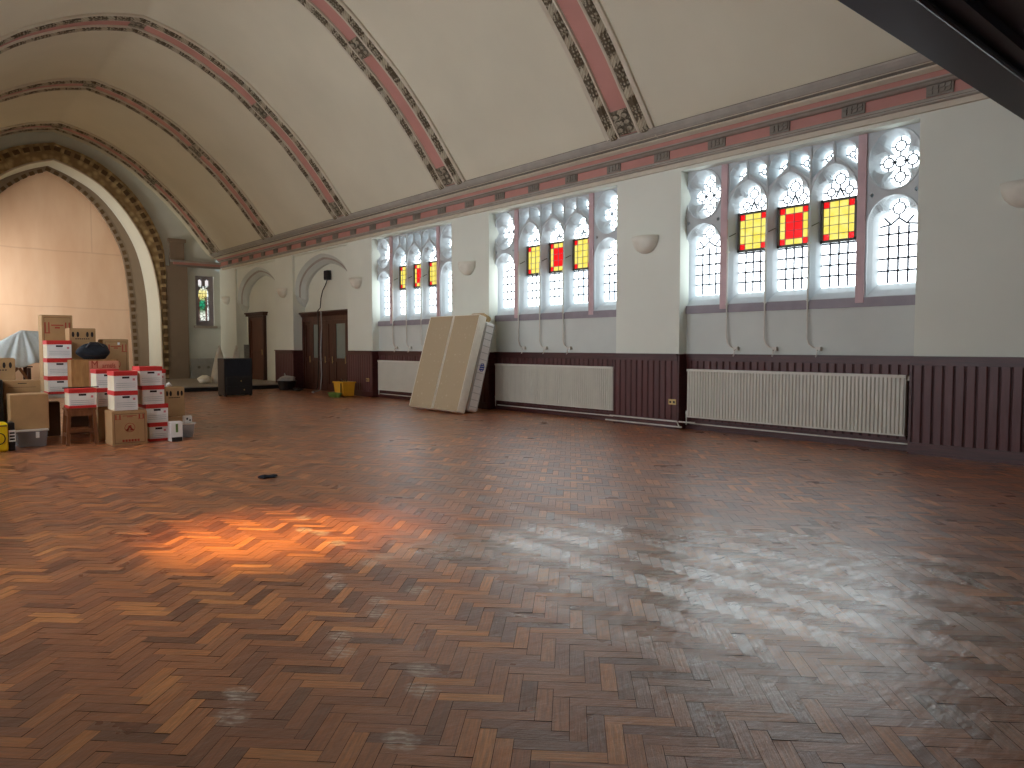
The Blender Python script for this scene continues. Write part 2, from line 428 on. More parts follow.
# ------------------------------------------------------------------ floor
def make_floor():
    b=MB(); w=.063; L=4*w; g=.0009; c45=math.cos(PI/4)
    x0,x1,y0,y1=XL-.2,10.1,Y0,22.7
    def tw(a,c): return (a*c45-c*c45, a*c45+c*c45)
    def block(a,c,la,lc):
        cx,cy=tw(a+la/2,c+lc/2)
        if not (x0<cx<x1 and y0<cy<y1): return
        # beyond the frame's left edge nothing is seen, keep it all the same
        dz=random.uniform(-.0003,.0003); ta=random.gauss(0,.004); tc=random.gauss(0,.006)
        pts=[];uv=[]
        for (p,q) in ((a+g,c+g),(a+la-g,c+g),(a+la-g,c+lc-g),(a+g,c+lc-g)):
            X,Y=tw(p,q); z=dz+(p-a-la/2)*ta+(q-c-lc/2)*tc; pts.append((X,Y,z))
            uv.append((p,q) if la>lc else (q,p))
        b.face(pts,0,tuple(uv))
    R=int(40/w)
    nmax=int(36/w)
    for m in range(-80,81):
        for n in range(-nmax,nmax):
            a=(n+4*m)*w; c=(n-4*m)*w
            X,Y=tw(a,c)
            if X<x0-1 or X>x1+1 or Y<y0-1 or Y>y1+1: continue
            block(a,c,L,w)
            block(a+L,c-3*w,w,L)
    b.face([(x0-.3,y0-.2,-.006),(x1+.3,y0-.2,-.006),(x1+.3,y1+1,-.006),(x0-.3,y1+1,-.006)],1)
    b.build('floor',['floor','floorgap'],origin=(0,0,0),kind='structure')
make_floor()
# ------------------------------------------------------------------ vault
RP=[(9.72,4.62),(9.5,4.70),(9.345,4.80),(9.2,4.98),(8.9,5.36),(8.57,5.78),(8.2,6.2),(7.75,6.66),(7.2,7.13),(6.75,7.50),(6.3,7.78),(5.8,8.04),(5.3,8.24),(4.85,8.36),(4.45,8.44)]
def catmull(P,n=4):
    o=[]
    for i in range(len(P)-1):
        p0=P[max(i-1,0)];p1=P[i];p2=P[i+1];p3=P[min(i+2,len(P)-1)]
        for k in range(n):
            t=k/n
            o.append(tuple(.5*((2*p1[d])+(-p0[d]+p2[d])*t+(2*p0[d]-5*p1[d]+4*p2[d]-p3[d])*t*t+(-p0[d]+3*p1[d]-3*p2[d]+p3[d])*t**3) for d in (0,1)))
    o.append(P[-1]); return o
RPs=catmull(RP,3)
VP=RPs+[(mir(x),z) for x,z in RPs[::-1][1:]]
def normals(P,closed=False):
    N=[]
    for i in range(len(P)):
        a=P[max(i-1,0)];b=P[min(i+1,len(P)-1)]
        dx,dz=b[0]-a[0],b[1]-a[1]; l=math.hypot(dx,dz); N.append((-dz/l,dx/l))
    return N
VN=[(-n[0] if False else n[0],n[1]) for n in normals(VP)]
# make normals point to the inside (towards centre low)
VN=[(nx,nz) if (nx*(XC-x)+nz*(3-z))>0 else (-nx,-nz) for (nx,nz),(x,z) in zip(VN,VP)]
ARC=[0]
for i in range(1,len(VP)): ARC.append(ARC[-1]+math.hypot(VP[i][0]-VP[i-1][0],VP[i][1]-VP[i-1][1]))
b=MB(); ys=[Y0,6,13,20,Y1+1.4]
b.loft([[(x,y,z) for x,z in VP] for y in ys],closed=False)
# outer skin so the roof has thickness
b.loft([[(x-n[0]*.25,y,z-n[1]*.25) for (x,z),n in zip(VP,VN)] for y in ys],closed=False)
b.build('ceiling','vault',smooth=True,kind='structure',origin=(XC,12,4.4))
def sweep(sec,i0=0,i1=None,uvs=1.):
    """section: list of (y,h,mat) -> faces swept along the vault profile"""
    i1=len(VP)-1 if i1 is None else i1
    b=MB()
    for a,c in zip(sec[:-1],sec[1:]):
        for i in range(i0,i1):
            q=[]
            for (k,s) in ((i,a),(i+1,a),(i+1,c),(i,c)):
                q.append((VP[k][0]+VN[k][0]*s[1],s[0],VP[k][1]+VN[k][1]*s[1]))
            va,vc=0,math.hypot(c[0]-a[0],c[1]-a[1])
            b.face(q,a[2],((ARC[i],va),(ARC[i+1],va),(ARC[i+1],vc),(ARC[i],vc)))
    return b
def boss_at(idx,yc,hw,hl,h):
    """carved square boss on the pink band"""
    b=MB(); x,z=VP[idx]; nx,nz=VN[idx]; t=Vector((nz,0,-nx)); n=Vector((nx,0,nz)); y=Vector((0,1,0)); c=Vector((x,yc,z))
    b.obox(c+n*(h*.5+.0),t*hl,y*hw,n*h*.5)
    for f in b.f[-6:]: pass
    for i in range(len(b.f)): b.uv[i]=((0,0),(.5,0),(.5,.5),(0,.5))
    def lump(cc,ra,rb,rh):
        ring=[];top=cc+n*rh; k=10
        base=[cc+t*ra*math.cos(2*PI*j/k)+y*rb*math.sin(2*PI*j/k) for j in range(k)]
        mid=[cc+(p-cc)*.7+n*rh*.75 for p in base]
        b.loft([base,mid],closed=True)
        i0=len(b.v); b.v+= [tuple(p) for p in mid]+[tuple(top)]
        for j in range(k): b.f.append((i0+j,i0+(j+1)%k,i0+k)); b.m.append(0); b.uv.append(((0,0),(.1,0),(.05,.1)))
    for a in (-.55,0,.55):
        for d in (-.5,.5): lump(c+n*h+t*hl*a+y*hw*d,hl*.26,hw*.42,.035)
    lump(c+n*h,hl*.3,hw*.3,.06)
    return b
RIBY=[8.0,12.95,17.9,22.82,27.72]
ribs=[]
for r,yc in enumerate([3.05]+RIBY):
    root=empty(f'trim_{r+1}',(XC,yc,4.6)); tag(root,kind='structure')
    W=.5
    S1=lambda s:[(yc+s*W,-.02,0),(yc+s*W,.045,0),(yc+s*(W-.03),.06,0),(yc+s*(W-.075),.05,0)]
    sec=[(yc-W,-.02,0),(yc-W,.04,0),(yc-W+.04,.055,0),(yc-W+.085,.04,0)]
    sweep(sec,2,len(VP)-3).build('fillet','cream',root)
    sweep([(yc-W+.085,.04,0),(yc-W+.13,.085,0),(yc-W+.22,.085,0),(yc-W+.265,.045,0)],6,len(VP)-7).build('carved_band','carved',root)
    sweep([(yc-W+.265,.045,0),(yc-W+.28,.06,0),(yc-W+.31,.06,0),(yc-W+.315,.02,0)],6,len(VP)-7).build('fillet','cream',root)
    sweep([(yc-.185,.02,0),(yc+.185,.02,0)],6,len(VP)-7).build('pink_band','pink',root)
    sweep([(yc+W-.315,.02,0),(yc+W-.31,.06,0),(yc+W-.28,.06,0),(yc+W-.265,.045,0)],6,len(VP)-7).build('fillet','cream',root)
    sweep([(yc+W-.265,.045,0),(yc+W-.22,.085,0),(yc+W-.13,.085,0),(yc+W-.085,.04,0)],6,len(VP)-7).build('carved_band','carved',root)
    sweep([(yc+W-.085,.04,0),(yc+W-.04,.055,0),(yc+W,.04,0),(yc+W,-.02,0)],6,len(VP)-7).build('fillet','cream',root)
    def near(X): return min(range(len(VP)),key=lambda i:abs(VP[i][0]-X))
    for X in (9.22,7.2,XC,mir(7.2),mir(9.22)):
        boss_at(near(X),yc,.185,.2,.05).build('boss','carvedboss',root)
# ------------------------------------------------------------------ cornices
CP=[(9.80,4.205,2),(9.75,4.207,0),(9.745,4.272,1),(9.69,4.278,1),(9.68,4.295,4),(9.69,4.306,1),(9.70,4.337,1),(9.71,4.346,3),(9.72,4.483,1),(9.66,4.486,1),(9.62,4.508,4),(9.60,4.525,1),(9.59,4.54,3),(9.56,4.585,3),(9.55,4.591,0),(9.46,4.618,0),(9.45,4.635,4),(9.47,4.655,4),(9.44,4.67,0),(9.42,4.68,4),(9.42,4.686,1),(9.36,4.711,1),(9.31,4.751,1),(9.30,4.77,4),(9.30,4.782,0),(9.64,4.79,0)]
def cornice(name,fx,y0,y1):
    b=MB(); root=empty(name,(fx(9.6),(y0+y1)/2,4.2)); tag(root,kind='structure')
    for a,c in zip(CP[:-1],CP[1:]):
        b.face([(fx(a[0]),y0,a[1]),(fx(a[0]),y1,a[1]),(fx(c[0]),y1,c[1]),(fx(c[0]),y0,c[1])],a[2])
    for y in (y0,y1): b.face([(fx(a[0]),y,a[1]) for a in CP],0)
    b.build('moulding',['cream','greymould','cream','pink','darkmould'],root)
    y=3.5-1.035*6; ii=0
    proto=None
    while y<y1-.3:
        if y>y0+.2:
            q=MB(); X=9.70; c=Vector((fx(9.715),y,4.415)); sx=-1 if fx(1)==1 else 1
            q.box(min(fx(9.74),fx(9.69)),max(fx(9.74),fx(9.69)),y-.15,y+.15,4.35,4.48)
            for i in range(len(q.f)): q.uv[i]=((0,0),(.3,0),(.3,.12),(0,.12))
            for dy in (-.1,-.035,.035,.1):
                for dz in (-.025,.025):
                    q.obox((fx(9.685),y+dy,4.424+dz),(0,.026,.006*(1 if dy>0 else -1)),(0,-.004,.022),(.012,0,0))
            if proto is None:
                proto=q.build('carved_block','darkmould',root); py=y
            else:
                o=proto.copy(); COL.objects.link(o); o.parent=root; o.location=(0,y-py,0)
        y+=1.035
cornice('trim_7',lambda x:x,Y0,28.3)
cornice('trim_8',mir,Y0,28.3)
# ------------------------------------------------------------------ side walls
ARCH=[(t,z) for t,z in []]
def pointed(hw,zs,ht,n=10):
    """pointed arch half loop from +hw to -hw, springing zs, rise ht"""
    a=(ht*ht-hw*hw)/(2*hw); R=a+hw; o=[]
    am=math.acos(max(-1,min(1,a/R)))
    if a>=0:
        for k in range(n+1):
            th=am*k/n; o.append((-a+R*math.cos(th),zs+R*math.sin(th)))
    else:
        return four(hw,zs,ht,n)
    return o+[(-t,z) for t,z in o[::-1][1:]]
def four(hw,zs,ht,n=10):
    """low pointed arch: elliptical haunch pushed up to a point"""
    o=[]
    for k in range(n+1):
        s=k/n; t=hw*math.cos(s*PI/2); z=zs+ht*(.86*math.sin(s*PI/2)+.14*(1-t/hw))
        o.append((t,z))
    return o+[(-t,z) for t,z in o[::-1][1:]]
def side_wall(name,fx,niches):
    b=MB()
    T=XW+1.0
    def bx(x0,x1,y0,y1,z0,z1,m=0):
        a,c=sorted((fx(x0),fx(x1))); b.box(a,c,y0,y1,z0,z1,m)
    edges=[Y0]
    for c in BAY: edges+=[c-HB,c+HB]
    edges.append(Y1+.0)
    for i in range(0,len(edges),2): bx(XW,T,edges[i],edges[i+1],-.05,4.9)
    for k,c in enumerate(BAY):
        bx(XW,T,c-HB,c+HB,4.155,4.9)
        if k in niches:
            # spandrel plate with moulded arch opening
            out=[(c+HB,4.16),(c-HB,4.16),(c-HB,3.19),(c-HB-0.0,3.19)]
            def loop(hw,zs,ht,zb): return [(hw,zb)]+[(hw,zb+(zs-zb)*.5)]+four(hw,zs,ht,10)+[(-hw,zb+(zs-zb)*.5),(-hw,zb)]
            A=loop(HB-.04,3.2,.88,2.95); B_=loop(HB-.11,3.12,.86,2.90); C_=loop(HB-.16,3.10,.82,2.86); D_=loop(HB-.26,3.05,.76,2.8)
            me=fillmesh([(c-HB-.01,2.95),(c-HB-.01,4.17),(c+HB+.01,4.17),(c+HB+.01,2.95),(c+HB-.04,2.95)]+[(c+t,z) for t,z in A][1:-1]+[(c-HB+.04,2.95)],[])
            b.merge(me,lambda v:(fx(XW+.07),v[0],v[1]),0)
            b.loft([[(fx(XW+.07),c+t,z) for t,z in A],[(fx(XW+.16),c+t,z) for t,z in B_],[(fx(XW+.19),c+t,z) for t,z in C_],[(fx(XW+.31),c+t,z) for t,z in D_],[(fx(XW+.42),c+t,z) for t,z in D_]],closed=False,ms=[1,2,1,1])
            # corbel end of the chamfer tapering into the jamb
            for s in (-1,1):
                y=c+s*HB
                top=[(fx(XW+.07),y-s*.04,2.95),(fx(XW+.16),y-s*.11,2.90),(fx(XW+.19),y-s*.16,2.86),(fx(XW+.31),y-s*.26,2.8),(fx(XW+.42),y-s*.26,2.8)]
                tip=[(fx(XW+.12),y-s*.0,2.86),(fx(XW+.2),y-s*.0,2.72),(fx(XW+.25),y-s*.0,2.66),(fx(XW+.36),y-s*.0,2.6),(fx(XW+.42),y-s*.0,2.55)]
                b.loft([top,tip],closed=False,m=1)
            bx(XW+.40,T,c-HB,c+HB,-.05,4.16)
        else:
            bx(XW+DEP,T,c-HB,c+HB,-.05,1.90,3)
            bx(XW+.45,T,c-HB,c+HB,1.9,4.16)
    b.build(name,['wall','wallgrey','greymould','wallgrey'],origin=(fx(XW),12,0),kind='structure')
side_wall('wall_right',lambda x:x,(3,4))
side_wall('wall_left',mir,())
# white angle strip on the near jamb edges of each bay
# back wall under the gallery
b=MB(); b.box(mir(10.8),10.8,Y0-.3,Y0,-.05,9); b.build('wall_back','wall',kind='structure')
# ------------------------------------------------------------------ end wall with chancel arch
def smooth(P,n=4): return catmull(P,n)
AI=[(7.68,.0),(7.66,1.6),(7.62,3.0),(7.42,4.3),(7.10,5.2),(6.55,6.1),(5.88,6.82),(5.15,7.27),(4.45,7.52)]       # front order, inner edge
AO=[(7.86,.0),(7.86,1.6),(7.84,3.0),(7.84,4.4),(7.70,5.2),(7.25,6.15),(6.6,7.0),(5.6,7.72),(4.45,8.07)]       # front order, outer edge
BI=[(7.52,.0),(7.52,1.6),(7.47,3.2),(7.26,4.5),(6.92,5.4),(6.38,6.25),(5.82,6.84),(5.1,7.27),(4.45,7.53)]     # rear order outer
BJ=[(7.02,.0),(6.96,1.6),(6.88,3.2),(6.74,4.5),(6.48,5.3),(6.05,6.1),(5.6,6.65),(5.0,7.12),(4.45,7.38)]     # rear order inner
def full(P):
    s=smooth(P,4); return s+[(mir(x),z) for x,z in s[::-1][1:]]
AIf,AOf,BIf,BJf=full(AI),full(AO),full(BI),full(BJ)
# end wall sheet, follows the vault line on top
b=MB()
wallout=[(10.6,0),(10.6,4.0)]+[(9.62,4.2)]+[(x+.0,z+.02) for x,z in VP[1:-1]]+[(mir(9.62),4.2),(mir(10.6),4.0),(mir(10.6),0)]
hole=AOf
WX0,WX1,WZ0,WZ1=8.90,9.58,2.12,3.98   # little window
me=fillmesh(wallout+[(x,z) for x,z in AOf[::-1]],[[(WX0,WZ0),(WX1,WZ0),(WX1,WZ1),(WX0,WZ1)]])
b.merge(me,lambda v:(v[0],Y1,v[1]))
# window reveal
rv=[(WX0,WZ0),(WX1,WZ0),(WX1,WZ1),(WX0,WZ1)]
b.loft([[(x,Y1,z) for x,z in rv],[(x,Y1+.3,z) for x,z in rv]])
b.build('wall_end','wallgrey',origin=(XC,Y1,0),kind='structure')
b=MB(); b.box(mir(10.8),10.8,Y1+1.45,Y1+1.6,-.05,9,0); b.build('wall_chancel','wall',kind='structure')
arch=empty('trim_9',(XC,Y1,0)); tag(arch,kind='structure')
def ring(P,Q,y0,y1,m=0):
    b=MB(); b.loft([[(x,y0,z) for x,z in P],[(x,y1,z) for x,z in Q]],closed=False,m=m); return b
ring(AIf,AOf,Y1-.06,Y1-.10).build('gilded_band','gold',arch)
b=ring(AOf,AOf,Y1-.10,Y1+.02); b.build('outer_edge','golddark',arch)
b=MB(); b.tube([(x,Y1-.07,z) for x,z in AIf],.03,6); b.build('bead','cream',arch)
b=ring(AIf,BIf,Y1-.06,Y1+1.1); b.build('reveal','wall',arch)
ring(BIf,BJf,Y1+1.1,Y1+1.1).build('rear_order','pier',arch)
ring(BJf,BJf,Y1+1.1,Y1+1.3).build('rear_reveal','pier',arch)
def squares(P,Q,y,f0,f1,step,size,thick):
    """small square paterae along an arch line between P and Q"""
    b=MB(); L=[0]
    mid=[((p[0]*(1-(f0+f1)/2)+q[0]*(f0+f1)/2),(p[1]*(1-(f0+f1)/2)+q[1]*(f0+f1)/2)) for p,q in zip(P,Q)]
    for i in range(1,len(mid)): L.append(L[-1]+math.hypot(mid[i][0]-mid[i-1][0],mid[i][1]-mid[i-1][1]))
    s=.1; i=0
    while s<L[-1]:
        while L[i+1]<s: i+=1
        k=(s-L[i])/(L[i+1]-L[i]); x=mid[i][0]+(mid[i+1][0]-mid[i][0])*k; z=mid[i][1]+(mid[i+1][1]-mid[i][1])*k
        dx,dz=mid[i+1][0]-mid[i][0],mid[i+1][1]-mid[i][1]; l=math.hypot(dx,dz); dx/=l; dz/=l
        b.obox((x,y,z),(dx*size,0,dz*size),(-dz*size*.8,0,dx*size*.8),(0,thick,0)); s+=step
    return b
squares(AIf,AOf,Y1-.11,.55,.85,.30,.09,.02).build('patera_band','golddark',arch)
squares(BIf,BJf,Y1+1.09,.7,.98,.26,.075,.02).build('patera_band','golddark',arch)
# chancel boarding
b=MB(); me=fillmesh([(x,z) for x,z in BJf],[]); b.merge(me,lambda v:(v[0],Y1+1.25,v[1]))
b.box(mir(7.1),7.1,Y1+1.27,Y1+1.32,0,7.6)
b.build('wall_boarding','panel',origin=(XC,Y1+1.25,0),kind='structure')
# pier beside arch, string course
b=MB(); b.box(7.86,8.60,Y1-.10,Y1,0,4.28,0); b.box(8.0,8.50,Y1-.10,Y1,4.28,5.15,0); b.box(7.95,8.56,Y1-.15,Y1,5.15,5.27,1)
b.box(mir(8.60),mir(7.86),Y1-.10,Y1,0,4.28,0); b.box(mir(8.50),mir(8.0),Y1-.10,Y1,4.28,5.15,0)
b.build('trim_10',['pier','pier'],kind='structure')
b=MB(); b.box(8.0,XW+.1,Y1-.20,Y1,4.42,4.50,0); b.box(8.1,XW+.1,Y1-.17,Y1,4.34,4.42,1); b.box(8.2,XW+.1,Y1-.12,Y1,4.27,4.34,2)
b.build('trim_11',['greymould','pink','darkmould'],kind='structure')
# stage
b=MB(); b.box(mir(10.2),10.2,22.62,Y1+1.45,-.02,.15,0,ms=[1,1,1,1,1,0]); b.box(mir(9.8),9.8,22.6,22.64,.12,.155,0); b.build('floor_stage',['stage','stageblack'],kind='structure')
# ------------------------------------------------------------------ tracery windows
def exitr(circles,th,comb=max):
    best=None; d=(math.cos(th),math.sin(th))
    for cx,cz,r in circles:
        bb=cx*d[0]+cz*d[1]; cc=cx*cx+cz*cz-r*r; q=bb*bb-cc
        if q<0: continue
        t=bb+math.sqrt(q)
        if t>0: best=t if best is None else comb(best,t)
    return best if best else .05
def headloop(hw,z0,zs,circles,comb=max,N=36):
    o=[(-hw,z0),(-hw,z0+(zs-z0)*.5)]
    for k in range(N+1):
        th=PI-PI*k/N; r=exitr(circles,th,comb); x,z=r*math.cos(th),r*math.sin(th)
        x=max(-hw,min(hw,x)); o.append((x,zs+z))
    return o+[(hw,z0+(zs-z0)*.5),(hw,z0)]
def pol(c,circles,N=56):
    return [(c[0]+exitr(circles,2*PI*k/N)*math.cos(2*PI*k/N),c[1]+exitr(circles,2*PI*k/N)*math.sin(2*PI*k/N)) for k in range(N)]
def ell(c,a,bb,N=56): return [(c[0]+a*math.cos(2*PI*k/N),c[1]+bb*math.sin(2*PI*k/N)) for k in range(N)]
def shift(l,dx): return [(x+dx,z) for x,z in l]
def pcirc(hw,ht):
    a=(ht*ht-hw*hw)/(2*hw); return [(-a,0,a+hw),(a,0,a+hw)]
side=[1.455,-1.455]; cent=[-.665,0,.665]
OPEN=[]   # (loops [front, mid, back])
for dx in side:
    f=headloop(.325,2.01,2.96,pcirc(.325,.345),min); m=headloop(.29,2.09,2.96,[(0,.19,.165),(.15,.03,.145),(-.15,.03,.145)]); g=headloop(.25,2.18,2.96,[(0,.195,.12),(.13,.02,.125),(-.13,.02,.125)])
    OPEN.append([shift(l,dx) for l in (f,m,g)])
    c=(dx,3.757)
    OPEN.append([ell(c,.325,.385),pol(c,[(0,.2,.165),(0,-.2,.165),(.16,0,.145),(-.16,0,.145),(0,0,.1)]),pol(c,[(0,.2,.118),(0,-.2,.118),(.15,0,.1),(-.15,0,.1),(0,0,.115)])])
    for s in (-1,1):
        l=[(dx+s*.275,3.335+.035),(dx+s*.275-.028,3.335),(dx+s*.275,3.335-.035),(dx+s*.275+.028,3.335)]
        OPEN.append([l,l,l])
for dx in cent:
    f=headloop(.3265,2.01,3.44,pcirc(.3265,.41),min); m=headloop(.29,2.09,3.44,[(0,.225,.155),(.15,.06,.15),(-.15,.06,.15)]); g=headloop(.25,2.18,3.44,[(0,.23,.11),(.125,.05,.13),(-.125,.05,.13)])
    OPEN.append([shift(l,dx) for l in (f,m,g)])
    for s in (-1,1):
        f=[(.025,3.94),(.16,3.83),(.31,3.70),(.31,3.98),(.27,4.07),(.19,4.12),(.025,4.12)]
        m=[(.05,3.955),(.16,3.87),(.285,3.76),(.285,3.97),(.25,4.045),(.18,4.10),(.05,4.10)]
        g=[(.085,3.955),(.16,3.90),(.25,3.83),(.25,3.97),(.225,4.03),(.17,4.07),(.085,4.07)]
        L=[[(dx+s*x,z) for x,z in q] for q in (f,m,g)]
        OPEN.append(L)
XF=XW+DEP-.02
def tracery_mesh(fx):
    b=MB(); rect=[(-1.83,1.88),(1.83,1.88),(1.83,4.17),(-1.83,4.17)]
    me=fillmesh(rect,[o[0] for o in OPEN]); b.merge(me,lambda v:(fx(XF),v[0],v[1]))
    for o in OPEN:
        b.loft([[(fx(XF),x,z) for x,z in o[0]],[(fx(XF+.02),x,z) for x,z in o[0]],[(fx(XF+.09),x,z) for x,z in o[1]],[(fx(XF+.205),x,z) for x,z in o[2]]])
    # roll nosings on the mullions and stems between the little top lights
    for x in (-.3325,.3325): b.tube([(fx(XF-.004),x,1.98),(fx(XF-.004),x,4.15)],.02,8)
    for x in cent: b.tube([(fx(XF-.004),x,3.86),(fx(XF-.004),x,4.15)],.018,8)
    for dx in side: b.tube([(fx(XF-.002),x,z) for x,z in ell((dx,3.757),.335,.392,40)],.014,6,closed=True)
    for dx in side:
        l=shift(headloop(.335,2.2,2.96,pcirc(.335,.355),min,24),dx); b.tube([(fx(XF-.002),x,z) for x,z in l],.012,6)
    for dx in cent:
        l=shift(headloop(.33,3.3,3.44,pcirc(.33,.42),min,24),dx); b.tube([(fx(XF-.002),x,z) for x,z in l],.014,6)
    return b
def leadbar(b,X,p,q,w):
    dy,dz=q[0]-p[0],q[1]-p[1]; l=math.hypot(dy,dz) or 1e-6
    b.obox((X,(p[0]+q[0])/2,(p[1]+q[1])/2),(0,dy/2,dz/2),(.005,0,0),(0,-dz/l*w/2,dy/l*w/2))
def lead_mesh(fx):
    b=MB(); X=fx(XF+.185); w=.026
    def seg(p,q,w=w): leadbar(b,X,p,q,w)
    def rg(c,r,n=10,ticks=True,R=None,w=.021):
        P=[(c[0]+r*math.cos(2*PI*k/n),c[1]+r*math.sin(2*PI*k/n)) for k in range(n)]
        for k in range(n): seg(P[k],P[(k+1)%n],w)
        if ticks:
            for k in range(0,n,2):
                a=2*PI*k/n; seg(P[k],(c[0]+(R or r*1.6)*math.cos(a),c[1]+(R or r*1.6)*math.sin(a)),w)
    for dx in side:
        for x in (-.125,0,.125): seg((dx+x,2.18),(dx+x,2.93))
        z=2.345
        while z<2.96: seg((dx-.25,z),(dx+.25,z)); z+=.16
        rg((dx,3.155),.08,8,True,.12)
        for s in (-1,1):
            a=[(dx+s*.06+.0,2.93),(dx+s*.13,2.99),(dx+s*.2,3.02)]
            seg((dx,3.03),(dx+s*.1,2.95)); seg((dx+s*.1,2.95),(dx+s*.19,3.05)); seg((dx+s*.1,2.95),(dx+s*.24,2.93))
        for c in ((dx,3.957),(dx,3.557),(dx+.15,3.757),(dx-.15,3.757),(dx,3.757)): rg(c,.07,8,True,.115)
    for dx in cent:
        for x in (-.125,0,.125): seg((dx+x,2.18),(dx+x,2.80))
        z=2.335
        while z<2.8: seg((dx-.25,z),(dx+.25,z)); z+=.15
        rg((dx,3.665),.075,8,True,.11)
        for s in (-1,1):
            rg((dx+s*.125,3.50),.06,8,True,.12); seg((dx,3.55),(dx+s*.06,3.42))
            c=(dx+s*.165,3.97); rg(c,.045,6,True,.1)
    return b
def glass_mesh(fx):
    b=MB(); X=fx(XF+.2)
    def q(x0,x1,z0,z1,m=0): b.face([(X,x0,z0),(X,x1,z0),(X,x1,z1),(X,x0,z1)] if fx(1)==1 else [(X,x1,z0),(X,x0,z0),(X,x0,z1),(X,x1,z1)],m)
    for dx in side: q(dx-.255,dx+.255,2.17,3.29); q(dx-.26,dx+.26,3.42,4.09); [q(dx+s*.275-.04,dx+s*.275+.04,3.295,3.375) for s in(-1,1)]
    for dx in cent:
        q(dx-.255,dx+.255,2.17,2.82); q(dx-.255,dx+.255,3.38,3.80)
        for s in (-1,1): a,c=sorted((dx+s*.08,dx+s*.255)); q(a,c,3.82,4.08)
    return b
def hopper(fx,dx,kind,root,yg,rg_):
    b=MB(); X=XF+.165
    def bx(x0,x1,y0,y1,z0,z1,m=0): a,c=sorted((fx(x0),fx(x1))); b.box(a,c,y0,y1,z0,z1,m)
    y0,y1,z0,z1=dx-.255,dx+.255,2.80,3.40; t=.035
    bx(X-.02,X+.02,y0,y0+t,z0,z1); bx(X-.02,X+.02,y1-t,y1,z0,z1); bx(X-.02,X+.02,y0,y1,z0,z0+t); bx(X-.02,X+.02,y0,y1,z1-t,z1)
    h=b.build('hopper_frame','framedark',root)
    def qd(a,c,d,e,m): q.face([(fx(X+.005),a,d),(fx(X+.005),c,d),(fx(X+.005),c,e),(fx(X+.005),a,e)] if fx(1)==1 else [(fx(X+.005),c,d),(fx(X+.005),a,d),(fx(X+.005),a,e),(fx(X+.005),c,e)],m)
    ys=[y0+t,y0+t+.085,(y0+y1)/2,y1-t-.085,y1-t]; zs=[z0+t,z0+t+.085,z0+t+.085+.12,z0+t+.085+.24,z1-t-.085,z1-t]
    q=MB()
    for i in range(4):
        for j in range(5):
            corner=i in(0,3) and j in (0,4); ctr=i in (1,2) and j in (1,2,3)
            qd(ys[i],ys[i+1],zs[j],zs[j+1],1 if corner or (kind=='red' and ctr) else 0)
    q.build('coloured_glass',[yg,rg_],h)
    l=MB(); w=.010; XX=fx(X-.002)
    for y in ys[1:-1]: l.bar((XX,y,z0+t),(XX,y,z1-t),w,.008)
    for z in zs[1:-1]: l.bar((XX,y0+t,z),(XX,y1-t,z),w,.008)
    l.build('lead','lead',h)
    # stay arm of the opener
    s=MB(); s.tube([(fx(XF+.0),dx+.36,3.02),(fx(XF+.09),dx+.25,3.09)],.007,6); s.build('stay_arm','framedark',root)
NAMES=['nearest window','middle window','farthest leaded window']
def window(idx,fx,c,mats):
    root=empty(f'window_{idx}',(fx(XF),c,1.88)); tag(root,kind='structure')
    T=Matrix.Translation((0,c,0))
    def bl(b,name,mat,**k): return b.build(name,mat,root,mtx=T,**k)
    bl(tracery_mesh(fx),'tracery','stone'); bl(lead_mesh(fx),'lead','lead'); bl(glass_mesh(fx),'glass',mats[0])
    b=MB()
    for s in (-1,1):
        a,d=sorted((fx(XF-.03),fx(XF+.03))); b=MB(); b.box(a,d,s*1.055-.055,s*1.055+.055,1.93,4.15); bl(b,'mullion','pinkm')
    a,d=sorted((fx(XF-.012),fx(XF+.02))); b=MB(); b.box(a,d,-1.80,1.80,1.875,2.0); bl(b,'sill','sill')
    WORLD_root=root
    class _R: pass
    for dx,k in zip(cent,('yellow','red','yellow')):
        hopper_at(fx,dx,k,root,T,mats[1],mats[2])
    return root
def hopper_at(fx,dx,k,root,T,yg,rg_):
    # shift the parent's recorded world origin so local meshes land in the bay
    o=WORLD[root.name].copy(); WORLD[root.name]=o-Vector((0,T.translation.y,0))
    before=set(bpy.data.objects)
    hopper(fx,dx,k,root,yg,rg_); WORLD[root.name]=o
wins=[]
for i,c in enumerate(BAY[:3]): wins.append(window(i+1,lambda x:x,c+.03,('glassR','yglass','rglass')))
# left wall windows
for i,c in enumerate(BAY): window(i+4,mir,c,('glassF' if i>2 else 'glassL','yglassL','rglassL'))
# little figure window in the end wall
root=empty('window_9',((WX0+WX1)/2,Y1,WZ0)); tag(root,kind='structure')
b=MB(); cxw=(WX0+WX1)/2
ol=[(x+cxw,z) for x,z in headloop(.20,2.32,3.30,pcirc(.20,.32),min,20)]
t1=[[(cxw+s*.05,3.52),(cxw+s*.05,3.80),(cxw+s*.11,3.87),(cxw+s*.2,3.83),(cxw+s*.2,3.62)] for s in (-1,1)]
me=fillmesh([(WX0-.01,WZ0-.01),(WX1+.01,WZ0-.01),(WX1+.01,WZ1+.01),(WX0-.01,WZ1+.01)],[ol]+t1); b.merge(me,lambda v:(v[0],Y1+.12,v[1]))
for l in [ol]+t1: b.loft([[(x,Y1+.12,z) for x,z in l],[(x,Y1+.24,z) for x,z in l]])
b.build('tracery','sill',root)
b=MB(); b.face([(cxw-.21,Y1+.235,2.3),(cxw+.21,Y1+.235,2.3),(cxw+.21,Y1+.235,3.64),(cxw-.21,Y1+.235,3.64)]); b.build('stained_glass','stained',root)
M['paleglass']=emis('pale_end_glass',(232,226,226),.38)
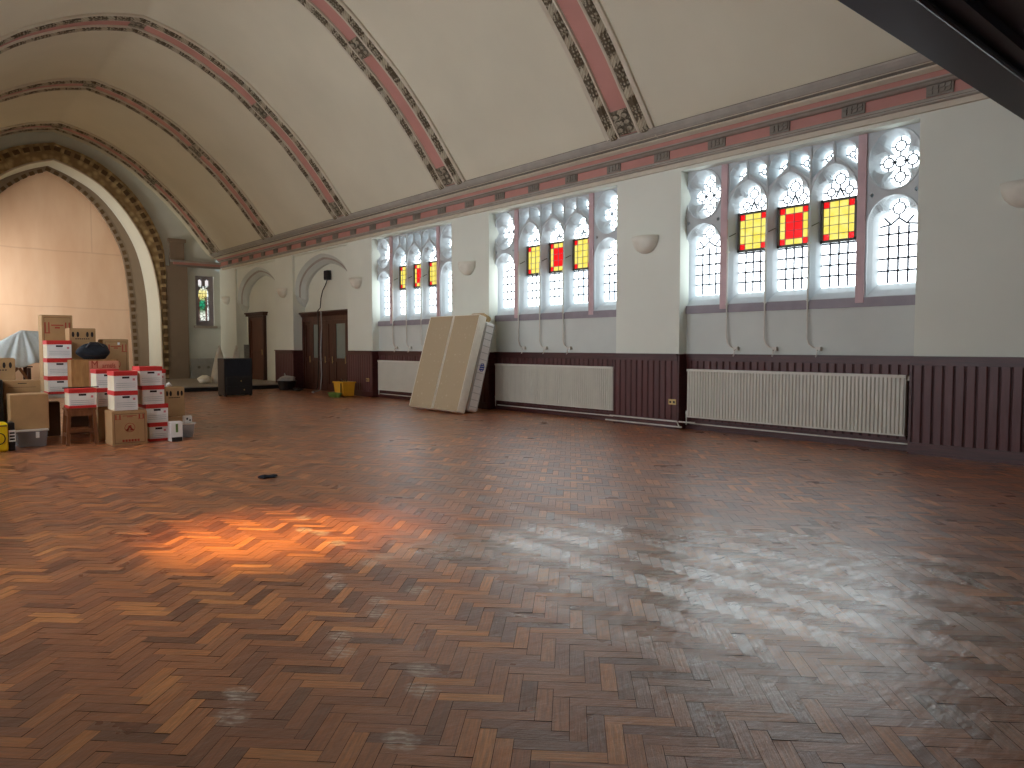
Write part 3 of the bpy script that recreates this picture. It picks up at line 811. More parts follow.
b=MB(); b.face([(cxw-.21,Y1+.236,3.645),(cxw+.21,Y1+.236,3.645),(cxw+.21,Y1+.236,3.9),(cxw-.21,Y1+.236,3.9)]); b.build('glass','paleglass',root)
b=MB(); b.box(WX0-.08,WX1+.08,Y1-.08,Y1+.1,WZ0-.09,WZ0,0); b.build('sill','greymould',root)
# ------------------------------------------------------------------ mahogany panelling
def panelling(name,fx,segs):
    b=MB()
    def bx(x0,x1,y0,y1,z0,z1,m=0): a,c=sorted((fx(x0),fx(x1))); b.box(a,c,y0,y1,z0,z1,m)
    for (X,y0,y1,zt) in segs:
        n=max(1,round((y1-y0)/.118)); w=(y1-y0)/n
        for i in range(n):
            a=y0+i*w; g=.006
            # board with a rounded bead edge and a dark joint behind it
            prof=[(X,a+g),(X-.022,a+g),(X-.028,a+g+.008),(X-.028,a+w*.82),(X-.02,a+w*.85),(X-.028,a+w*.88),(X-.028,a+w-g-.006),(X-.022,a+w-g),(X,a+w-g)]
            b.loft([[(fx(x),y,.14) for x,y in prof],[(fx(x),y,1.12) for x,y in prof]],closed=False,m=0)
        bx(X-.012,X+.0,y0,y1,0,zt,2)
        bx(X-.045,X,y0,y1,zt-.11,zt,1); bx(X-.07,X,y0,y1,zt-.02,zt+.005,1)
        bx(X-.042,X,y0,y1,0,.145,1); bx(X-.055,X,y0,y1,0,.02,1)
    b.build(name,['dado','dadorail','dadogap'],origin=(fx(XW),12,0),kind='structure')
seg=[]; e=[Y0]+[q for c in BAY for q in (c-HB,c+HB)]+[Y1]
for i in range(0,10,2): seg.append((XW,e[i],e[i+1],1.22))
for c in BAY[:3]: seg.append((XW+DEP,c-HB,c+HB,1.22))
panelling('trim_12',lambda x:x,seg)
# jamb returns of the panelling
b=MB()
for c in BAY[:3]:
    for s in (-1,1):
        y=c+s*HB; b.box(XW-.03,XW+DEP,min(y,y-s*.03),max(y,y-s*.03),0,1.22)
for y in (BAY[3]-HB,BAY[3]+HB,BAY[4]-HB):
    s=-1 if y==BAY[3]+HB else 1
    b.box(XW-.03,XW+.4,min(y,y+s*.03),max(y,y+s*.03),0,1.22)
b.build('trim_13','dadorail',kind='structure')
panelling('trim_14',mir,[(XW,e[i],e[i+1],1.22) for i in range(0,8,2)]+[(XW+DEP,c-HB,c+HB,1.22) for c in BAY[:3]])
# ------------------------------------------------------------------ doors
def leaf(root,y0,y1,z0,z1,X,glass,mat='door'):
    b=MB(); st=.11
    b.box(X,X+.045,y0,y0+st,z0,z1); b.box(X,X+.045,y1-st,y1,z0,z1); b.box(X,X+.045,y0+st,y1-st,z1-st,z1); b.box(X,X+.045,y0+st,y1-st,z0,z0+.2)
    mid=z0+(z1-z0)*.42; b.box(X,X+.045,y0+st,y1-st,mid,mid+.1)
    b.box(X+.02,X+.035,y0+st,y1-st,z0+.2,mid)
    if not glass: b.box(X+.02,X+.035,y0+st,y1-st,mid+.1,z1-st)
    lf=b.build('leaf',mat,root)
    if glass:
        g=MB(); g.box(X+.02,X+.03,y0+st,y1-st,mid+.1,z1-st); g.build('glass_pane','frost',lf)
    h=MB(); h.tube([(X-.03,y0+.06,mid-.05),(X-.03,y0+.06,mid+.15)],.01,6); h.tube([(X-.03,y0+.06,mid),(X,y0+.06,mid)],.008,6); h.build('handle','brass',lf)
    return lf
d1=empty('door_1',(10.17,BAY[3],0)); tag(d1,kind='structure')
c=BAY[3]; X=10.12
leaf(d1,21.52,c+HB-.10,.0,2.12,X,False); leaf(d1,20.94,21.51,.0,2.12,X,True); leaf(d1,20.48,20.93,.0,2.12,X,False); leaf(d1,20.01,20.47,.0,2.12,X,False); leaf(d1,19.20,20.0,.0,2.12,X,True); leaf(d1,c-HB+.1,19.19,.0,2.12,X,False)
b=MB(); b.box(X-.03,X+.08,c+HB-.10,c+HB-.0,0,2.12); b.box(X-.03,X+.08,c-HB,c-HB+.1,0,2.12); b.box(X-.03,X+.08,c-HB,c+HB,2.12,2.25); b.build('frame','door',d1)
b=MB(); b.loft([[(x,c-HB+.0,z) for x,z in ((X+.08,2.25),(X-.05,2.25),(X-.09,2.32),(X-.14,2.36),(X-.14,2.40),(X+.08,2.42))],[(x,c+HB,z) for x,z in ((X+.08,2.25),(X-.05,2.25),(X-.09,2.32),(X-.14,2.36),(X-.14,2.40),(X+.08,2.42))]]); b.build('cornice','door',d1)
d2=empty('door_2',(10.17,25.95,.15)); tag(d2,kind='structure')
leaf(d2,25.35,26.55,.16,2.36,10.12,False,'doorlight')
b=MB(); b.box(10.09,10.2,26.55,26.65,.15,2.36); b.box(10.09,10.2,25.25,25.35,.15,2.36); b.box(10.09,10.2,25.25,26.65,2.36,2.42); b.build('frame','door',d2)
b=MB(); b.box(10.03,10.2,25.15,26.75,2.42,2.52); b.box(10.0,10.2,25.1,26.8,2.5,2.55); b.build('cornice','door',d2)
# ------------------------------------------------------------------ gallery soffit (overhead, near the lens)
g=empty('ceiling_gallery',(XC,0,2.9)); 
GX0,GX1=XL,XW
b=MB(); b.box(GX0,GX1,1.42,1.66,2.93,4.1); b.build('front_beam','navy',g)
b=MB(); b.tube([(GX0,1.42,2.94),(GX1,1.42,2.94)],.014,8); b.build('bead','navy',g)
b=MB(); b.box(GX0,GX1,Y0+.02,1.42,3.03,3.2); b.build('soffit','navy',g)
b=MB(); b.box(GX0,GX1,1.32,1.42,2.97,3.03); b.build('inner_bead','navy',g)
tag(g,kind='structure')
# ------------------------------------------------------------------ radiators
def radiator(y0,y1,label,valve_pipe=True):
    z0,z1=.20,.98; X0=XW+.045; X1=XW+.15
    root=empty('radiator',(X0+.05,(y0+y1)/2,z0)); tag(root,label,'radiator','white panel radiators under the windows')
    b=MB(); n=round((y1-y0)/.052); w=(y1-y0)/n; prof=[]
    for i in range(n):
        a=y0+i*w
        prof+=[(X0+.02,a),(X0+.02,a+w*.16),(X0,a+w*.34),(X0,a+w*.82),(X0+.02,a+w)]
    b.loft([[(x,y,z0+.02) for x,y in prof],[(x,y,z1-.03) for x,y in prof]],closed=False)
    b.box(X0+.004,X1,y0-.006,y1+.006,z0,z0+.022); b.box(X0+.014,X1,y0,y0+.01,z0,z1-.02); b.box(X0+.014,X1,y1-.01,y1,z0,z1-.02); b.box(X1-.01,X1,y0,y1,z0,z1-.03)
    b.build('panel','rad',root)
    b=MB(); b.box(X0-.004,X0+.012,y0-.008,y1+.008,z1-.035,z1); b.box(X1-.012,X1,y0-.008,y1+.008,z1-.035,z1); b.box(X0,X1,y0-.008,y0+.004,z1-.035,z1); b.box(X0,X1,y1-.004,y1+.008,z1-.035,z1)
    k=int((y1-y0)/.03)
    for i in range(k): yy=y0+(i+.5)*(y1-y0)/k; b.box(X0,X1,yy-.008,yy+.008,z1-.012,z1-.006)
    b.build('top_grille','rad',root)
    b=MB(); p=y0-.055
    b.tube([(X0+.05,y0+.02,z1-.06),(X0+.05,p+.01,z1-.06),(X0+.05,p,z1-.08),(X0+.05,p,.12),(X0+.05,p+.02,.10),(X0+.05,y1-.03,.10)],.011,8)
    b.build('feed_pipe','pipe',root)
    for yy,zz in ((y0-.03,z1-.06),(y1+.03,z0+.05)):
        v=MB(); v.lathe([(0,0),(.022,0),(.024,.02),(.02,.05),(0,.055)],(X0+.05,yy,zz),10); v.build('valve','pipe',root)
    v=MB()
    v.tube([(X0+.05,y1+.0,z0+.05),(X0+.05,y1+.04,z0+.05),(X0+.05,y1+.04,.07)],.011,8); v.build('return_pipe','pipe',root)
    for yy in (y0+.3,(y0+y1)/2,y1-.3):
        q=MB(); q.box(X1,XW+DEP-.028,yy-.02,yy+.02,z0+.05,z1-.08); q.build('bracket','rad',root)
    return root
radiator(3.86,7.20,'long white panel radiator, nearest one, under the largest window')
radiator(8.80,12.12,'white panel radiator between the wall sockets and the leaning mattresses')
radiator(13.72,17.0,'white panel radiator partly hidden behind the leaning mattresses')
def pipe_run(name,paths,label):
    b=MB()
    for p in paths: b.tube(p,.012,8)
    o=b.build(name,'pipe'); tag(o,label,'pipe')
pipe_run('heating_pipe',[[(XW-.075,8.75,.13),(XW-.075,7.5,.13),(XW-.075,7.3,.13),(XW-.075,7.26,.06)],[(XW-.075,8.85,.045),(XW-.075,7.2,.045)],[(XW-.075,7.26,.13),(XW-.075,7.1,.13),(XW+.0,7.0,.125)]],'pair of white heating pipes along the skirting below the brass socket')
# ------------------------------------------------------------------ window winder rods
pos=['farther yellow pane','middle red pane','nearer yellow pane']
for w,c in enumerate(BAY[:3]):
    cw=c+.03
    for j,dx in enumerate((.98,.3325,-.3325)):
        y=cw+dx; X=XF-.03
        root=empty('window_winder',(X,y,1.25))
        if w==2: X=XF-.03
        path=[(X,y,3.0),(X,y,1.60),(X,y-.0,1.46),(X,y-.03,1.38),(X,y-.09,1.33),(X,y-.15,1.32)]
        b=MB(); b.tube(path,.0125,8); b.build('conduit','pipe',root)
        b=MB(); b.box(X-.02,X+.03,y-.21,y-.14,1.285,1.34); b.build('gear_box','pipe',root)
        b=MB(); b.tube([(X-.01,y-.175,1.30),(X-.05,y-.175,1.28),(X-.055,y-.175,1.22),(X-.075,y-.175,1.20)],.009,6); b.build('crank_handle','pipe',root)
        for zz in (2.0,2.8):
            k=MB(); k.box(X-.015,XF+.01,y-.018,y+.018,zz-.01,zz+.01); k.build('clip','pipe',root)
        tag(root,f'white window winder conduit below the {pos[j]} of the {NAMES[w]}','window winder','window winders on the right wall')
# ------------------------------------------------------------------ sconces, sockets, wall box
scl={0:'white plaster wall light at the right edge of the photo',1:'white bowl wall light between the nearest and middle windows',2:'white bowl wall light above the leaning mattresses',3:'white bowl wall light right of the double doors',4:'white bowl wall light between the two arches',5:'white bowl wall light in the far corner by the figure window'}
for i,y in enumerate([2.60,8.02,12.98,17.95,22.8,27.9]):
    root=empty('wall_light',(XW,y,2.9)); tag(root,scl[i],'wall light','plaster uplight bowls on the piers')
    b=MB(); prof=[(.02,0),(.07,.012),(.12,.05),(.16,.11),(.185,.19),(.20,.285),(.19,.285),(.175,.19),(.15,.12),(.11,.065),(.06,.03),(.0,.025)]
    b.lathe(prof,(0,0,0),20,a0=PI/2,a1=3*PI/2); b.v=[(XW-.012+q[0]*1.0,y+q[1]*1.35,2.90+q[2]) for q in b.v]
    b.build('bowl','sconce',root,smooth=True)
    b=MB(); b.box(XW-.02,XW,y-.14,y+.14,2.96,3.19); b.build('back_plate','sconce',root)
for (y,z,l) in ((7.42,.44,'brass double socket on the panelling between the nearest radiators'),(17.4,.45,'small brass socket on the panelling beside the yellow crate')):
    root=empty('wall_socket',(XW-.03,y,z)); tag(root,l,'socket')
    b=MB(); b.box(XW-.045,XW-.028,y-.075,y+.075,z-.045,z+.045); b.build('face_plate','brass',root,bevel=.003)
    for s in (-1,1):
        b=MB(); b.box(XW-.049,XW-.045,y+s*.037-.018,y+s*.037+.018,z-.02,z+.015); b.build('outlet','black',root)
root=empty('wall_speaker',(10.05,20.05,3.3)); tag(root,'small black box speaker high on the wall above the double doors','speaker')
b=MB(); b.box(10.04,10.17,20.24,20.46,3.32,3.60); b.build('cabinet','black',root,bevel=.01)
b=MB(); b.box(10.028,10.04,20.26,20.44,3.34,3.58); b.build('grille','blackmatte',root)
b=MB(); b.box(10.17,10.2,20.30,20.40,3.4,3.52); b.build('bracket','black',root)
import itertools
def wob(p,a): return (p[0],p[1]+random.uniform(-a,a),p[2])
b=MB(); b.tube(catm:=[(10.10,20.35,3.33),(10.09,20.45,3.18),(10.08,20.62,3.02),(10.07,20.72,2.8),(10.04,20.72,2.5),(9.955,20.70,2.42),(9.95,20.68,1.9),(9.96,20.72,1.2),(9.95,20.70,.6),(9.93,20.75,.1),(9.88,20.78,.02)],.016,8)
tag(b.build('hanging_cable','black'),'black cable hanging from the small speaker down over the double doors','cable')
b=MB(); b.tube([(9.955,20.5,2.41),(9.95,20.46,1.9),(9.93,20.5,1.2),(9.92,20.44,.5),(9.86,20.4,.05),(9.7,20.25,.02),(9.45,20.1,.015),(9.35,19.8,.015)],.016,8)
tag(b.build('hanging_cable','cloth'),'pale grey cable hanging straight down the middle of the double doors','cable')
b=MB()
for k in range(5):
    cx,cy=9.40+random.uniform(-.08,.08),20.95+random.uniform(-.2,.2); r=random.uniform(.12,.25)
    b.tube([(cx+r*.6*math.cos(a*PI/8),cy+r*math.sin(a*PI/8),.02+.015*k+.01*math.sin(a)) for a in range(16)],.011,6,closed=True)
tag(b.build('cable_coil','black'),'tangled black cable lying on the floor before the double doors','cable')
# ------------------------------------------------------------------ mattresses
def slab(name,x0,yA,yB,z,L,T,lean,mats,root=None,parent=None,bev=.04):
    pass
def leaning(name,yc,w,L,T,xb,lean,label,kind):
    root=empty(name,(0,0,0)); 
    R=Matrix.Translation((xb,yc,0))@Matrix.Rotation(lean,4,'Y')
    # local: +x thickness, y width, z up; the lower back corner rests on floor
    drop=0
    root.location=(xb,yc,0); WORLD[root.name]=Vector((xb,yc,0))
    return root,R
def divan_half(yc,w,label):
    xb=8.52; lean=math.radians(16.5); root,R=leaning('divan_base',yc,w,2.02,.2,xb,lean,label,0)
    up=.2*math.sin(lean)
    R=Matrix.Translation((0,0,up))@R
    b=MB(); b.box(0,.2,-w/2,w/2,0,2.02,0,ms=[0,1,1,1,1,1]); b.build('base',['divan','fabric'],root,mtx=R,bevel=.03)
    b=MB()
    for s in (-1,1):
        b.tube([R@Vector((.005,s*(w/2-.008),z)) for z in (.02,.7,1.4,2.0)],.008,6)
    b.tube([R@Vector((.005,y,2.01)) for y in (-w/2+.01,w/2-.01)],.008,6)
    b.build('piping','fabric',root)
    for (s,z) in ((-1,.3),(-1,1.7)):
        k=MB(); k.box(.06,.1,s*w/2-.012,s*w/2,z,z+.08); k.build('castor_socket','fabric',root,mtx=R)
    tag(root,label,'bed base','divan base halves leaning by the windows')
divan_half(12.995,.86,'beige patterned divan base leaning on the wall, left half of the pair')
divan_half(12.10,.86,'beige patterned divan base leaning on the wall, right half of the pair')
# white quilted mattress behind
xb=8.80; lean=math.radians(15.5); w=1.55; yc=12.50
root=empty('mattress',(xb,yc,0)); R=Matrix.Translation((0,0,.26*math.sin(lean)))@Matrix.Translation((xb,yc,0))@Matrix.Rotation(lean,4,'Y')
b=MB(); b.box(0,.27,-w/2,w/2,0,1.86,0); b.build('body','wbox',root,mtx=R,bevel=.05)
b=MB()
for k in range(13):
    z=.1+k*.14
    b.obox(R@Vector((.135,-w/2-.002,z)),R.to_3x3()@Vector((.10,0,.0)),R.to_3x3()@Vector((0,.006,0)),R.to_3x3()@Vector((0,0,.006)))
for xx in (.03,.24): b.tube([R@Vector((xx,-w/2-.002,z)) for z in (.04,.6,1.2,1.82)],.009,6)
b.build('quilt_seams','seamgrey',root)
b=MB()
for dz,hw in ((0,.05),(.045,.03),(-.045,.055)):
    b.obox(R@Vector((.14,-w/2-.008,.92+dz)),R.to_3x3()@Vector((hw,0,.012)),R.to_3x3()@Vector((0,.003,0)),R.to_3x3()@Vector((0,0,.014)))
b.tube([R@Vector((.14+.05*math.cos(a*PI/6),-w/2-.009,.92+.085*math.sin(a*PI/6))) for a in range(12)],.006,5,closed=True)
b.build('blue_emblem','blueprint',root)
tag(root,'white quilted mattress with a blue mark leaning behind the beige bases','mattress')
b=MB()
b.tube([(9.40,11.98,2.0),(9.40,12.2,2.03),(9.38,12.5,2.02),(9.40,12.8,1.99)],[.05,.075,.08,.05],12)
b.tube([(9.5,12.0,1.96),(9.5,12.3,1.97),(9.48,12.6,1.96)],[.05,.07,.05],10)
# ------------------------------------------------------------------ cartons
def sbar(b,x0,x1,z0,z1,y,m): b.box(x0,x1,y-.002,y+.001,z0,z1,m)
def carton(x0,x1,y0,y1,z0,z1,label,style='plain',mat='card',name='cardboard_box'):
    root=empty(name,((x0+x1)/2,(y0+y1)/2,z0)); w=x1-x0; h=z1-z0; cx=(x0+x1)/2
    b=MB(); b.box(x0,x1,y0,y1,z0,z1,0)
    b.build('body',[mat],root,bevel=.006)
    f=MB()
    # top flaps meeting in the middle, slightly raised
    ym=(y0+y1)/2
    f.obox((cx,(y0+ym)/2,z1+.006),(w/2-.004,0,0),(0,(ym-y0)/2-.003,.002),(0,0,.003)); f.obox((cx,(y1+ym)/2,z1+.006),(w/2-.004,0,0),(0,(ym-y0)/2-.003,-.002),(0,0,.003))
    f.build('flaps',mat,root)
    p=MB(); y=y0-.001
    if style=='fragile':
        for s in (-1,1):
            for k in (0,1):
                xx=cx+s*(w*.33)+ (k-.5)*.05; p.box(xx-.008,xx+.008,y-.002,y,z1-h*.22,z1-h*.09)
            p.box(cx+s*w*.33-.04,cx+s*w*.33+.04,y-.002,y,z1-h*.235,z1-h*.222)
        p.box(cx-w*.2,cx+w*.2,y-.002,y,z1-h*.135,z1-h*.12)
        p.box(cx-w*.08,cx+w*.08,y-.002,y,z1-h*.17,z1-h*.15)
        r=.055 if w>.35 else .04; zc=z0+h*.52; e_=MB(); w_=MB()
        e_.tube([(cx+r*1.15*math.cos(a*PI/10),y,zc+r*1.1*math.sin(a*PI/10)) for a in range(20)],.003,4,closed=True)
        for (dx,dz,a,l) in ((-.02,-.01,1.0,.035),(.012,-.005,-1.0,.035),(0,.02,.3,.02),(.025,-.03,0,.02),(-.03,-.03,0,.015)):
            e_.obox((cx+dx,y-.001,zc+dz),(math.cos(a)*l,0,math.sin(a)*l),(0,.001,0),(-math.sin(a)*.01,0,math.cos(a)*.01))
        for k in range(6): 
            xx=cx-w*.22+k*w*.085; w_.box(xx,xx+w*.06,y-.002,y,z0+h*.10,z0+h*.17)
        e_.build('emblem','printred',root); w_.build('word_row','printred',root)
        p.build('printing','printred',root)
        e=MB()
        for a,c_,d,g_ in ((x0+.03,x0+.036,z0+.03,z1-.03),(x1-.036,x1-.03,z0+.03,z1-.03)): e.box(a,c_,y-.0015,y,d,g_)
        e.box(x0+.03,x1-.03,y-.0015,y,z0+.03,z0+.036); e.box(x0+.03,x1-.03,y-.0015,y,z1-.036,z1-.03); e.build('printed_border','brownprint',root)
    if style=='holes':
        for k in (-.36,-.18,.18,.36):
            xx=cx+k*w; p.lathe([(0,0),(.018,0),(.018,.002)],(0,0,0),4) if False else None
            pts=[(xx+.018*math.cos(a*PI/8),z1-.09+.042*math.sin(a*PI/8)) for a in range(16)]
            p.loft([[(a,y-.002,c_) for a,c_ in pts],[(a,y+.001,c_) for a,c_ in pts]]); p.face([(a,y-.002,c_) for a,c_ in pts])
        for k in range(7): xx=cx-w*.28+k*w*.08; p.box(xx,xx+w*.055,y-.002,y,z1-.165,z1-.15)
        p.build('hand_holes','printdark',root)
    if style=='rowprint':
        for k in range(9): 
            xx=cx-w*.33+k*w*.075; p.box(xx,xx+w*.05,y-.002,y,z0+h*.02+.01,z0+h*.02+.05)
        p.box(cx-w*.12,cx+w*.12,y-.002,y,z1-.04,z1-.03); p.box(cx-w*.38,cx+w*.38,y-.002,y,z1-.09,z1-.086)
        p.build('printing','printdark',root)
    tag(root,label,'box'); return root
def archive(x0,y0,z0,label,w=.30,d=.40,h=.265,redbase=False,tone='wbox'):
    x1=x0+w;y1=y0+d;z1=z0+h
    root=empty('archive_box',((x0+x1)/2,(y0+y1)/2,z0)); tag(root,label,'box','white archive boxes with red lids')
    b=MB(); b.box(x0+.006,x1-.006,y0+.006,y1-.006,z0,z1-.01,0,ms=[1,1,0,0,0,0])
    b.build('body',['wbox','wboxshade'],root)
    b=MB(); b.box(x0,x1,y0,y1,z1-.06,z1); b.build('lid','redlid',root,bevel=.004)
    if redbase:
        b=MB(); b.box(x0,x1,y0,y1,z0,z0+.035); b.build('tray','redlid',root)
    y=y0+.005; cx=(x0+x1)/2
    b=MB(); b.box(cx-.045,cx+.045,y-.003,y,z1-.098,z1-.072); b.build('hand_hole','printdark',root)
    b=MB()
    for k in (.38,.28,.18): b.box(x0+.03,x1-.03,y-.002,y,z0+h*k,z0+h*k+.004)
    b.build('printed_lines','printgrey',root)
    b=MB(); b.box(x1-.065,x1-.035,y-.002,y,z0+h*.52,z0+h*.52+.03); b.build('emblem','printpink',root)
    return root
# group right of the table, on the floor
carton(2.29,2.73,11.0,11.42,0,.46,'brown carton with red printing on the floor under two archive boxes','fragile')
archive(2.33,11.03,.475,'archive box with handwriting, standing directly on the big brown carton')
archive(2.33,11.02,.742,'upper archive box of the two stacked on the big brown carton')
archive(2.80,11.2,0,'archive box on the floor, lowest of the tall stack of four',w=.26,redbase=True)
archive(2.76,11.18,.266,'second archive box from the floor in the stack of four')
archive(2.71,11.16,.532,'third archive box from the floor in the stack of four',w=.30)
archive(2.68,11.14,.798,'topmost archive box of the stack of four, left of the small window in the photo')
archive(2.90,11.63,.745,'archive box peeking out behind the stack of four',w=.26,d=.3)
carton(2.88,3.16,11.64,11.95,0,.73,'plain brown carton hidden behind the stack of four archive boxes')
# left neighbour column behind
carton(2.28,2.54,11.80,12.12,0,.47,'plain brown carton in shadow between the stool and the printed carton','plain')
archive(2.265,11.78,.485,'lower archive box left of the two on the brown carton, half hidden',w=.30,d=.38)
archive(2.265,11.78,.752,'upper archive box left of the two on the brown carton, half hidden',w=.30,d=.38)
# cartons to the right, on the floor
carton(3.40,3.68,12.45,12.75,0,.21,'low orange-brown carton under the carton with hand holes','plain','card2')
carton(3.36,3.67,12.5,12.85,.225,.68,'pale carton with four hand holes, rightmost of the heap','holes','card2')
b=MB(); b.tube([(3.42,12.62,.705),(3.46,12.6,.74),(3.5,12.63,.71)],[.02,.04,.02],10); tag(b.build('crumpled_paper','wbox',smooth=True),'small crumpled white paper on the rightmost carton','paper')
root=carton(3.03,3.19,10.98,11.14,0,.27,'small white box with a green and red label at the front right of the heap','plain','wbox')
b=MB(); b.box(3.095,3.125,10.974,10.979,.13,.25); b.build('green_label','green',root); b=MB(); b.box(3.04,3.18,10.974,10.979,.0,.06); b.build('dark_band','printdark',root)
root=empty('plastic_tub',(3.36,11.42,0)); tag(root,'clear plastic tub with pale lid beside the small white box','tub')
def ptub(root,x0,x1,y0,y1,h,flare=.02):
    lo=[(x0+flare,y0+flare),(x1-flare,y0+flare),(x1-flare,y1-flare),(x0+flare,y1-flare)]; hi=[(x0,y0),(x1,y0),(x1,y1),(x0,y1)]
    b=MB(); b.loft([[(x,y,.002) for x,y in lo],[(x,y,h) for x,y in hi]]); b.face([(x,y,.002) for x,y in lo]); b.build('tub','clearplastic',root)
    b=MB(); b.box(x0-.012,x1+.012,y0-.012,y1+.012,h-.005,h+.018); b.build('lid','pipe',root,bevel=.004)
ptub(root,3.27,3.46,11.33,11.55,.2)
b=MB(); b.box(3.30,3.43,11.37,11.5,.01,.10); b.build('contents','blackmatte',root,bevel=.02)
root=carton(3.34,3.44,11.38,11.5,.222,.31,'tiny white box with dark dots standing on the clear tub','plain','wbox')
b=MB(); b.box(3.36,3.38,11.373,11.379,.26,.29); b.box(3.40,3.42,11.373,11.379,.24,.265); b.build('dots','printdark',root)
# stool with archive box
root=empty('wooden_stool',(2.0,11.55,0)); tag(root,'brown wooden stool carrying one archive box','stool')
b=MB(); b.box(1.83,2.19,11.4,11.72,.475,.505); b.build('seat','stool',root,bevel=.006)
legs=[(1.845,11.42,-1,-1),(2.175,11.42,1,-1),(1.845,11.70,-1,1),(2.175,11.70,1,1)]
for x,y,sx,sy in legs:
    b=MB(); b.bar((x-sx*.02,y,.475),(x+sx*.01,y+sy*.01,0),.042); b.build('leg','stool',root)
for (p,q) in (((1.85,11.42,.2),(2.17,11.42,.2)),((1.85,11.70,.2),(2.17,11.70,.2)),((1.84,11.43,.14),(1.84,11.7,.14)),((2.18,11.43,.14),(2.18,11.7,.14))):
    b=MB(); b.bar(p,q,.018,.045); b.build('stretcher','stool',root)
b=MB(); b.box(1.86,2.16,11.41,11.425,.40,.475); b.box(1.86,2.16,11.695,11.71,.40,.475); b.box(1.85,1.865,11.42,11.7,.40,.475); b.box(2.155,2.17,11.42,11.7,.40,.475); b.build('apron','stool',root)
archive(1.86,11.40,.508,'single archive box sitting on the brown wooden stool',w=.33,d=.33,redbase=True)
b=MB(); b.tube([(1.80,11.46,.785),(2.24,11.5,.787)],.008,6); tag(b.build('thin_rod','black'),'thin dark rod lying across the archive box on the stool','rod')
# folding table and what it carries
root=empty('folding_table',(2.35,13.1,0)); tag(root,'long table with pale edge under the cartons and archive boxes','table')
b=MB(); b.box(1.60,3.0,12.4,13.9,.60,.63); b.build('tabletop','greyboard',root)
b=MB(); b.box(1.595,3.0,12.39,12.4,.595,.632); b.build('edge_strip','pipe',root)
for x,y in ((1.66,12.5),(2.92,12.5),(1.66,13.8),(2.92,13.8)):
    b=MB(); b.tube([(x,y,.6),(x,y,0)],.018,8); b.build('leg','stool',root)
for k in range(3): archive(1.82,12.76,.634+.268*k,['lowest','middle','topmost'][k]+' of the three archive boxes stacked on the table at left',w=.325,d=.38,redbase=(k==0))
carton(1.86,2.28,13.45,13.78,.632,1.83,'tall brown carton with faint red printing, highest of the heap','fragile')
carton(2.16,2.52,13.03,13.38,.635,1.62,'brown carton with four hand holes behind the black bag','holes')
root=carton(2.07,2.70,12.42,12.72,.635,1.14,'wide carton with a salmon front lettered in red, under the black bag','plain','cardwood')
b=MB(); b.box(2.30,2.70,12.412,12.419,.66,1.13); b.build('salmon_front','cardred',root)
me=textmesh('M',.16,.001,.0); b=MB(); b.merge(me,lambda v:(2.375+v[0]*.8,12.4085-v[2],1.07+v[1])); b.build('large_letter','printred',root)
me=textmesh('arnels',.105,.001,.0); b=MB(); b.merge(me,lambda v:(2.565+v[0]*.72,12.4085-v[2],1.055+v[1])); b.build('lettering','printred',root)
root_bc=carton(2.63,3.0,13.1,13.45,.635,1.45,'brown carton with red print standing right behind the salmon carton','fragile')
b=MB(); b.box(2.84,2.87,13.092,13.099,1.37,1.41); b.build('paper_tag','wbox',root_bc)
carton(1.72,1.98,12.85,13.1,0,.50,'added dark brown carton standing in for the shade under the long table','plain','shadecard')  # this and the next carton are added to darken the space below the tabletop
carton(2.08,2.5,12.9,13.2,0,.42,'added dark brown carton standing in for the shade behind the wooden stool','plain','shadecard')
# black bag
def blobmesh(c,r,n=14,m=10,amp=.12,seed=1,flat=0.):
    rr=random.Random(seed); ph=[rr.uniform(0,6.28) for _ in range(6)]
    b=MB()
    def fn(u,v):
        th=2*PI*u; p=PI*v
        k=1+amp*math.sin(3*th+ph[0]+2*p)+amp*.6*math.sin(5*th+ph[1]-3*p)+amp*.5*math.sin(7*p+ph[2])
        z=math.cos(p)*r[2]*k; 
        if z<-r[2]*(1-flat): z=-r[2]*(1-flat)
        return (c[0]+r[0]*k*math.sin(p)*math.cos(th),c[1]+r[1]*k*math.sin(p)*math.sin(th),c[2]+z)
    b.grid(fn,n,m); return b
root=empty('black_bag',(2.40,12.55,1.15)); tag(root,'black soft bag lying on top of the salmon fronted carton','bag')
blobmesh((2.40,12.56,1.265),(.225,.11,.135),28,16,.05,3,.15).build('body','blackmatte',root,smooth=True)
b=MB(); b.tube([(2.28,12.47,1.33),(2.33,12.44,1.40),(2.43,12.44,1.40),(2.5,12.47,1.34)],.012,8); b.build('handle','black',root)
b=MB(); b.tube([(2.25,12.47,1.22),(2.38,12.445,1.20),(2.55,12.47,1.22)],.006,6); b.build('zip','printdark',root)
# left group
root=empty('storage_tub',(1.47,11.85,0)); tag(root,'low clear storage tub on the floor under a large brown carton','tub')
ptub(root,1.29,1.64,11.62,12.02,.215)
b=MB(); b.box(1.33,1.60,11.66,11.98,.01,.07); b.box(1.35,1.59,11.67,11.96,.075,.12); b.box(1.34,1.58,11.68,11.96,.125,.16); b.build('contents','dust',root,bevel=.01)
b=MB(); b.box(1.50,1.54,11.602,11.62,.12,.2); b.build('clip','wbox',root)
carton(1.23,1.665,11.66,12.05,.235,.70,'large plain brown carton on top of the clear storage tub','plain')
carton(1.20,1.57,12.13,12.37,0,.60,'plain brown carton standing behind the clear storage tub','plain')
carton(1.21,1.64,12.12,12.38,.62,.87,'brown carton with a row of dark print above the large plain carton','rowprint')
carton(.98,1.38,12.55,12.95,.0,.78,'plain brown carton at the left edge supporting the carton with hand holes','plain')
carton(.99,1.40,12.55,12.95,.80,1.17,'brown carton with hand holes at the far left edge under the grey sheet','holes')
